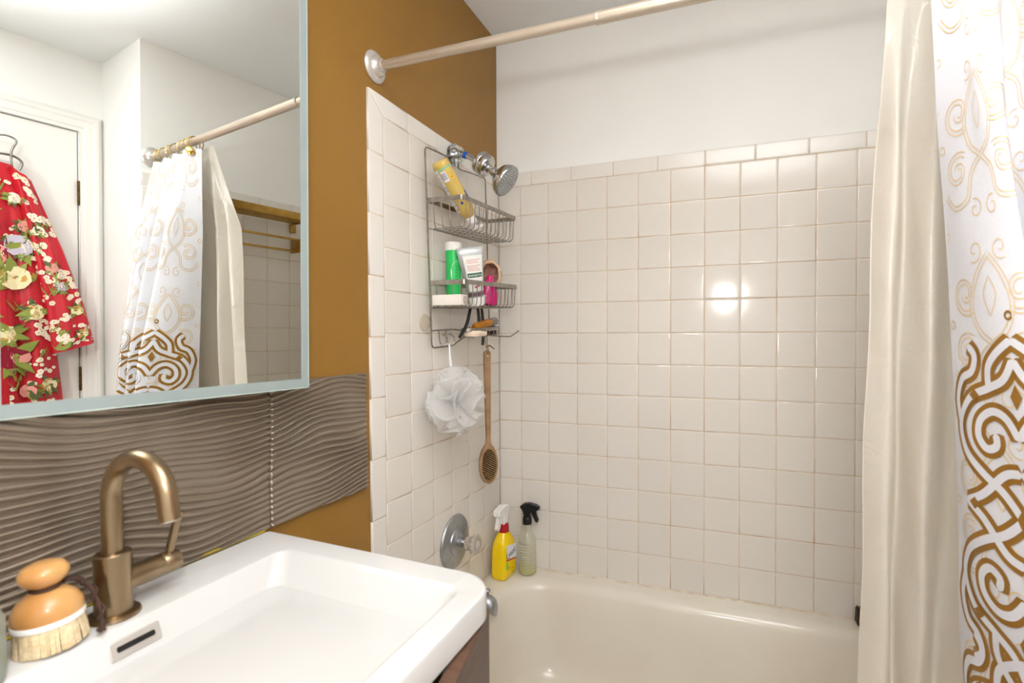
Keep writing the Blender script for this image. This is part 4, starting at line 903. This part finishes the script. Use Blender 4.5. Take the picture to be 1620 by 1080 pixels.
for i in range(-1, 7):
    for j in range(-1, 8):
        cx, cy = 0.115+i*CW, 1.86-j*CH-(CH/2 if i % 2 else 0)
        for mm in (0, 1):
            L_ = []
            L_ += dbl(crom([(cx, cy+0.11), (cx+0.03, cy+0.075), (cx+0.045, cy+0.03), (cx+0.03, cy-0.01), (cx, cy-0.03)], 8), TW)
            L_ += dbl(spiral(cx+0.062, cy+0.050, 0.034, 0.005, 1.35, -2.2, 1), TW)
            L_ += dbl(spiral(cx+0.064, cy-0.045, 0.030, 0.005, 1.3, 2.3, -1), TW)
            L_ += dbl(crom([(cx, cy-0.03), (cx+0.03, cy-0.055), (cx+0.04, cy-0.095), (cx+0.075, cy-0.105), (cx+0.10, cy-0.08)], 8), TW)
            L_ += [(crom([(cx, cy+0.075), (cx+0.014, cy+0.045), (cx, cy+0.012)], 8), TW), (spiral(cx+0.022, cy-0.115, 0.018, 0.004, 1.2, 1.2, 1), TW), (spiral(cx+0.030, cy+0.118, 0.020, 0.004, 1.2, -1.0, -1), TW)]
            L_ += [(spiral(cx+0.104, cy, 0.007, 0.007, 1, 0), TW)]
            thin += [(mirr(p, cx) if mm else p, w) for p, w in L_]
b = MB(); b.add(ribbons(curt, thin, 0.0009, 1, 0.16, 1.875, 0.007)); b.build('pale_scroll_print', M('pale_gold_ink', (222, 198, 156), 0.6, rgb2=(216, 190, 146)), sc, sharp=0)
gold_l = []; white_l = []; fills = []
UW, UH = 0.27, 0.47
def unit(cx, zt):
    cur = []
    def a(pts, per=9): cur.append(crom(pts, per))
    half = [[(0, 0.0), (0.020, -0.030), (0.052, -0.046), (0.094, -0.066), (0.118, -0.108), (0.104, -0.150), (0.066, -0.182), (0.030, -0.204), (0, -0.235)],
            [(0, -0.118), (0.020, -0.090), (0.046, -0.082), (0.070, -0.098), (0.074, -0.124), (0.058, -0.142), (0.040, -0.134), (0.042, -0.116)],
            [(0, -0.168), (0.028, -0.176), (0.066, -0.216), (0.100, -0.235)],
            [(0.118, -0.108), (0.128, -0.070), (0.114, -0.036), (0.088, -0.022), (0.080, 0.004), (0.096, 0.020)],
            [(0.052, -0.046), (0.050, -0.014), (0.032, 0.008), (0.0, 0.030)]]
    for h in half:
        a(h); a([(x, -UH-y) for x, y in h])
    L_ = [[(cx+sg*x, zt+y) for x, y in c] for c in cur for sg in (1, -1)]
    for p in L_: gold_l.append((p, 0.0290)); white_l.append((p, 0.0125))
    for y in (-0.055, -0.235, -0.415): fills.append([(cx, zt+y+0.019), (cx+0.010, zt+y), (cx, zt+y-0.019), (cx-0.010, zt+y)])
    for sg in (1, -1):
        for y in (-0.235, -0.060, -0.410): fills.append([(cx+sg*0.082, zt+y+0.010), (cx+sg*0.094, zt+y), (cx+sg*0.082, zt+y-0.010), (cx+sg*0.072, zt+y)])
for i in range(4):
    for zt in (1.205, 0.735): unit(0.150+i*UW, zt)
    gold_l.append((spiral(0.150+i*UW, 1.272, 0.006, 0.006, 1, 0), 0.004))
b = MB(); b.add(ribbons(curt, gold_l, 0.0013, 1, 0.16, 1.30, 0.004))
for q in fills:
    q = [p for p in q if 0.004 < p[0] < curt.L-0.004]
    if len(q) == 4: b.add(([tuple(p) for p in curt.off([p[0] for p in q], [p[1] for p in q], 0.0024)], [(0, 1, 2, 3)]))
pr_ = b.build('gold_medallion_print', M('ochre_gold_ink', (150, 106, 32), 0.5, rgb2=(138, 96, 24), scale=30), sc, sharp=0)
b = MB(); b.add(ribbons(curt, white_l, 0.0019, 1, 0.16, 1.30, 0.004)); b.build('white_scroll_print', cloth, pr_, sharp=0)
b = MB(); hz_ = curt.at(np.linspace(0, curt.L, 200), np.full(200, 1.880)); b.add(tube([tuple(p) for p in hz_], 0.0016, 5)); b.build('top_hem', cloth, sc)

# ------------------------------------------------------------------ plastic liner
ltop = [(1.096, -0.690), (1.120, -0.676), (1.142, -0.686), (1.178, -0.672), (1.230, -0.686), (1.290, -0.672), (1.350, -0.686), (1.410, -0.672), (1.470, -0.686), (1.510, -0.676)]
lmid = [(1.098, -0.596), (1.126, -0.628), (1.150, -0.590), (1.180, -0.640), (1.235, -0.600), (1.295, -0.648), (1.355, -0.604), (1.415, -0.648), (1.470, -0.610), (1.510, -0.640)]
llow = [(1.088, -0.580), (1.122, -0.606), (1.146, -0.556), (1.178, -0.632), (1.235, -0.566), (1.295, -0.632), (1.350, -0.570), (1.405, -0.632), (1.455, -0.574), (1.490, -0.610)]
lbot = [(1.074, -0.568), (1.116, -0.592), (1.146, -0.540), (1.168, -0.606), (1.190, -0.566), (1.206, -0.606), (1.222, -0.560), (1.236, -0.606), (1.248, -0.566), (1.258, -0.600)]
lin_s = Sheet([(1.895, ltop), (1.62, lmid), (1.05, llow), (0.20, lbot)], 0.0035, 3.0)
ln = thing('curtain_liner', 'translucent ivory plastic liner hanging inside the tub beside the patterned curtain', 'curtain liner')
lin_m = M_sheet('ivory_vinyl', (249, 245, 237), 0.5, 0.08, 0.3, 0.07, (244, 237, 223), 5, 0.35)
b = MB(); b.add(lin_s.grid(200, 130)); b.build('liner_sheet', lin_m, ln, sharp=0)
b = MB(); e = lin_s.at(np.zeros(80), np.linspace(1.893, 0.205, 80)); b.add(tube([tuple(p) for p in e], 0.0014, 5)); b.build('edge_hem', lin_m, ln)

# ------------------------------------------------------------------ red floral robe on the door (seen in the mirror)
red = M('red_silk', (196, 28, 44), 0.45, rgb2=(178, 20, 34), scale=7, contrast=(0.35, 0.65))
kim = thing('kimono_robe', 'red floral silk robe hanging on the back of the white door', 'robe', (0, 0, 0))
def bodyY(z): return np.interp(z, [0.66, 0.96, 1.30, 1.60, 1.76, 1.845], [0.222, 0.205, 0.185, 0.135, 0.105, 0.075])
YK = -1.092
def body_pt(u, z, h=0.0):
    u = np.asarray(u, float); z = np.asarray(z, float); hw = bodyY(z); q = 2*u-1; k = np.clip((1.86-z)/1.0, 0, 1)
    bul = (0.05+0.02*k)*np.sqrt(np.clip(1-q*q, 0, 1))**0.6+0.015*k*np.sin(q*10+0.6)+0.008*k*np.sin(q*19+z*2)
    return np.stack([1.898-bul-h, YK+hw*q+0.004*np.sin(z*9)*q, z], -1)
def strip(fn, nu, nv, v0, v1):
    U, V_ = np.meshgrid(np.linspace(0, 1, nu+1), np.linspace(v0, v1, nv+1)); p = fn(U.ravel(), V_.ravel())
    i = np.arange(nv)[:, None]*(nu+1)+np.arange(nu)[None]; return p.tolist(), np.stack([i, i+1, i+nu+2, i+nu+1], -1).reshape(-1, 4).tolist()
b = MB(); b.add(strip(body_pt, 80, 60, 1.845, 0.66))
b.add(strip(lambda u, z: np.stack([np.full(len(u), 1.905), YK+bodyY(z)*(2*u-1), z], -1), 6, 12, 1.845, 0.66)); kb = b.build('robe_body', red, kim, sharp=0)
def sl_c(v, side):
    ty = np.interp(v, [0, 0.35, 0.7, 1], [0.085, 0.155, 0.205, 0.232]); tz = np.interp(v, [0, 0.35, 0.7, 1], [1.815, 1.555, 1.33, 1.160])
    w = np.interp(v, [0, 0.35, 0.7, 1], [0.030, 0.048, 0.060, 0.066]); return ty, tz, w
def sleeve_pt(side):
    def fn(u, v, h=0.0):
        u = np.asarray(u, float); v = np.asarray(v, float); ty, tz, w = sl_c(v, side); a = PI*(u*1.0)
        q = -np.cos(a); x = 1.862-(0.028+0.012*v+h)*np.sin(a)-0.006*np.sin(q*7+v*3)*np.sin(a)
        return np.stack([x, YK+side*(ty+w*q), tz+w*q*0.34*v+0.02*(1-v)*-q], -1)
    return fn
sfn = {}
for side in (1, -1):
    f_ = sleeve_pt(side); sfn[side] = f_
    b = MB(); b.add(strip(f_, 40, 40, 0, 1))
    def back(u, v, f_=f_):
        p = f_(u, v); p[:, 0] = 1.862+(1.862-p[:, 0])*0.7; return p
    b.add(strip(back, 40, 40, 0, 1)); so_ = b.build('sleeve', red, kim, sharp=0)
    if side == 1: slv = so_
# collar band
b = MB()
cl = [(YK-0.03, 1.85), (YK-0.012, 1.72), (YK+0.004, 1.50), (YK+0.012, 1.2), (YK+0.014, 0.70)]
pts = crom(cl, 8); pp = []
for k, (y, z) in enumerate(pts):
    for w in (-0.028, 0.0, 0.028):
        u = (y+w-YK)/bodyY(z)*0.5+0.5; q = body_pt(np.array([u]), np.array([z]), 0.006 if w == 0 else 0.004)[0]; pp.append(tuple(q))
b.add((pp, [(3*k+j, 3*k+j+1, 3*k+j+4, 3*k+j+3) for k in range(len(pts)-1) for j in range(2)])); b.build('collar_band', red, kim, sharp=0)
# printed flowers
inks = [M('ink_cream', (236, 222, 176), 0.5), M('ink_white', (240, 226, 208), 0.5), M('ink_lilac', (196, 186, 204), 0.5), M('ink_crimson', (140, 10, 40), 0.5), M('ink_leaf', (136, 146, 62), 0.5), M('ink_olive', (84, 92, 48), 0.5), M('ink_gold', (196, 150, 70), 0.5), M('ink_pink', (226, 150, 140), 0.5)]
def petals(cx, cy, r, n, ph, squash=0.55):
    o = []
    for k in range(n):
        a = ph+2*PI*k/n; px, py = cx+0.58*r*math.cos(a), cy+0.58*r*math.sin(a); o.append([(px+0.46*r*math.cos(t)*math.cos(a)-squash*r*math.sin(t)*math.sin(a), py+0.46*r*math.cos(t)*math.sin(a)+squash*r*math.sin(t)*math.cos(a)) for t in np.linspace(0, 2*PI, 9)[:-1]])
    return o
def leaf(cx, cy, L, a, w=0.32):
    return [(cx+L*x*math.cos(a)-L*y*math.sin(a), cy+L*x*math.sin(a)+L*y*math.cos(a)) for x, y in ((0, 0), (0.3, w*0.5), (0.6, w*0.42), (1, 0), (0.6, -w*0.42), (0.3, -w*0.5))]
def print_on(fn_map, parent, area, big, small, inside):
    B = MB(); (a0, a1), (c0, c1) = area; h = [0.0008]
    def put(poly, mi):
        if not inside(sum(q[0] for q in poly)/len(poly), sum(q[1] for q in poly)/len(poly)): return
        h[0] += 0.0000035; p = fn_map(np.array([q[0] for q in poly]), np.array([q[1] for q in poly]), h[0]); B.add(([tuple(x) for x in p], [tuple(range(len(poly)))]), mi=mi)
    for k in range(small):
        cx, cy = random.uniform(a0, a1), random.uniform(c0, c1); a = random.random()*6.28
        kind = random.random()
        if kind < 0.62:
            for m in range(random.randint(4, 8)):
                x, y = cx+m*0.011*math.cos(a+0.12*m)+random.uniform(-0.012, 0.012), cy+m*0.011*math.sin(a+0.12*m)+random.uniform(-0.012, 0.012); r = random.uniform(0.006, 0.0105)
                for p in petals(x, y, r, 5, random.random()*6): put(p, 1 if random.random() < 0.8 else 0)
                put([(x+0.28*r*math.cos(t), y+0.28*r*math.sin(t)) for t in np.linspace(0, 2*PI, 7)[:-1]], 6)
        elif kind < 0.86:
            for m in range(5): put(leaf(cx, cy, random.uniform(0.018, 0.035), a+m*0.55, 0.34), random.choice((4, 5, 4, 6)))
        else:
            for m in range(6): put(leaf(cx+random.uniform(-0.01, 0.01), cy, random.uniform(0.03, 0.06), 1.57+random.uniform(-0.7, 0.7), 0.08), 4)
    for cx, cy, r, c in big:
        for k in range(9): put(leaf(cx, cy, r*random.uniform(1.5, 2.1), random.random()*6.28, 0.4), random.choice((4, 4, 5)))
        for s, n in ((1.0, 8), (0.72, 7), (0.45, 5)):
            for p in petals(cx, cy, r*s, n, random.random()*6): put(p, c if random.random() < 0.75 else {3: 7, 0: 6, 2: 1}.get(c, c))
        put([(cx+0.2*r*math.cos(t), cy+0.2*r*math.sin(t)) for t in np.linspace(0, 2*PI, 9)[:-1]], 6 if c != 3 else 0)
    tag(B.build('floral_print', inks, parent, sharp=0), kind='stuff')
bm_ = lambda y, z, h: body_pt((y-YK)/bodyY(z)*0.5+0.5, z, h+0.0012)
print_on(bm_, kb, ((-1.20, -0.89), (0.72, 1.83)), [(-1.020, 1.545, 0.040, 2), (-1.068, 1.510, 0.046, 3), (-1.030, 1.425, 0.044, 0), (-1.035, 1.13, 0.048, 3), (-1.045, 1.215, 0.03, 0), (-1.055, 1.205, 0.022, 0), (-0.975, 1.30, 0.030, 0), (-1.10, 1.66, 0.028, 1), (-1.00, 1.0, 0.024, 7), (-1.13, 1.3, 0.035, 2), (-1.03, 1.72, 0.020, 1), (-1.10, 0.85, 0.034, 0), (-0.94, 1.02, 0.026, 0), (-1.0, 1.62, 0.022, 7)], 85, lambda y, z: 0.70 < z < 1.838 and abs(y-YK) < 0.95*bodyY(z))
def smap(y, z, h):   # sleeve: y, z in metres -> u, v
    v = np.clip((1.815-z)/0.655, 0, 1); ty, tz, w = sl_c(v, 1); q = np.clip((y-YK-ty)/w, -0.96, 0.96); return sfn[1](np.arccos(-q)/PI, v, h+0.001)
def s_in(y, z):
    v = (1.815-z)/0.655; ty, tz, w = sl_c(np.array(v), 1); return 0.02 < v < 0.97 and abs(y-YK-ty) < 0.9*w
print_on(smap, slv, ((-1.03, -0.80), (1.16, 1.80)), [(-0.895, 1.165, 0.026, 2), (-0.855, 1.33, 0.022, 0), (-0.90, 1.43, 0.018, 2), (-0.90, 1.22, 0.018, 1), (-0.965, 1.63, 0.016, 1), (-0.93, 1.50, 0.018, 7), (-0.84, 1.22, 0.02, 0)], 62, s_in)
hk = thing('robe_hook', 'bent satin steel wire hook on the door above the robe', 'hook', (0, 0, 0))
b = MB(); b.add(tube(fillet([(1.921, -1.075, 1.93), (1.893, -1.070, 1.945), (1.885, -1.040, 1.958), (1.882, -1.006, 1.946), (1.882, -1.026, 1.902), (1.882, -1.025, 1.835)], 0.02, 6), 0.0035, 10)); b.build('upper_hook', wire_mat, hk)
b = MB(); b.add(tube(fillet([(1.921, -1.10, 1.875), (1.884, -1.09, 1.882), (1.884, -1.02, 1.886), (1.884, -0.992, 1.868), (1.884, -1.004, 1.835)], 0.02, 6), 0.0042, 10)); b.build('lower_arm', wire_mat, hk)
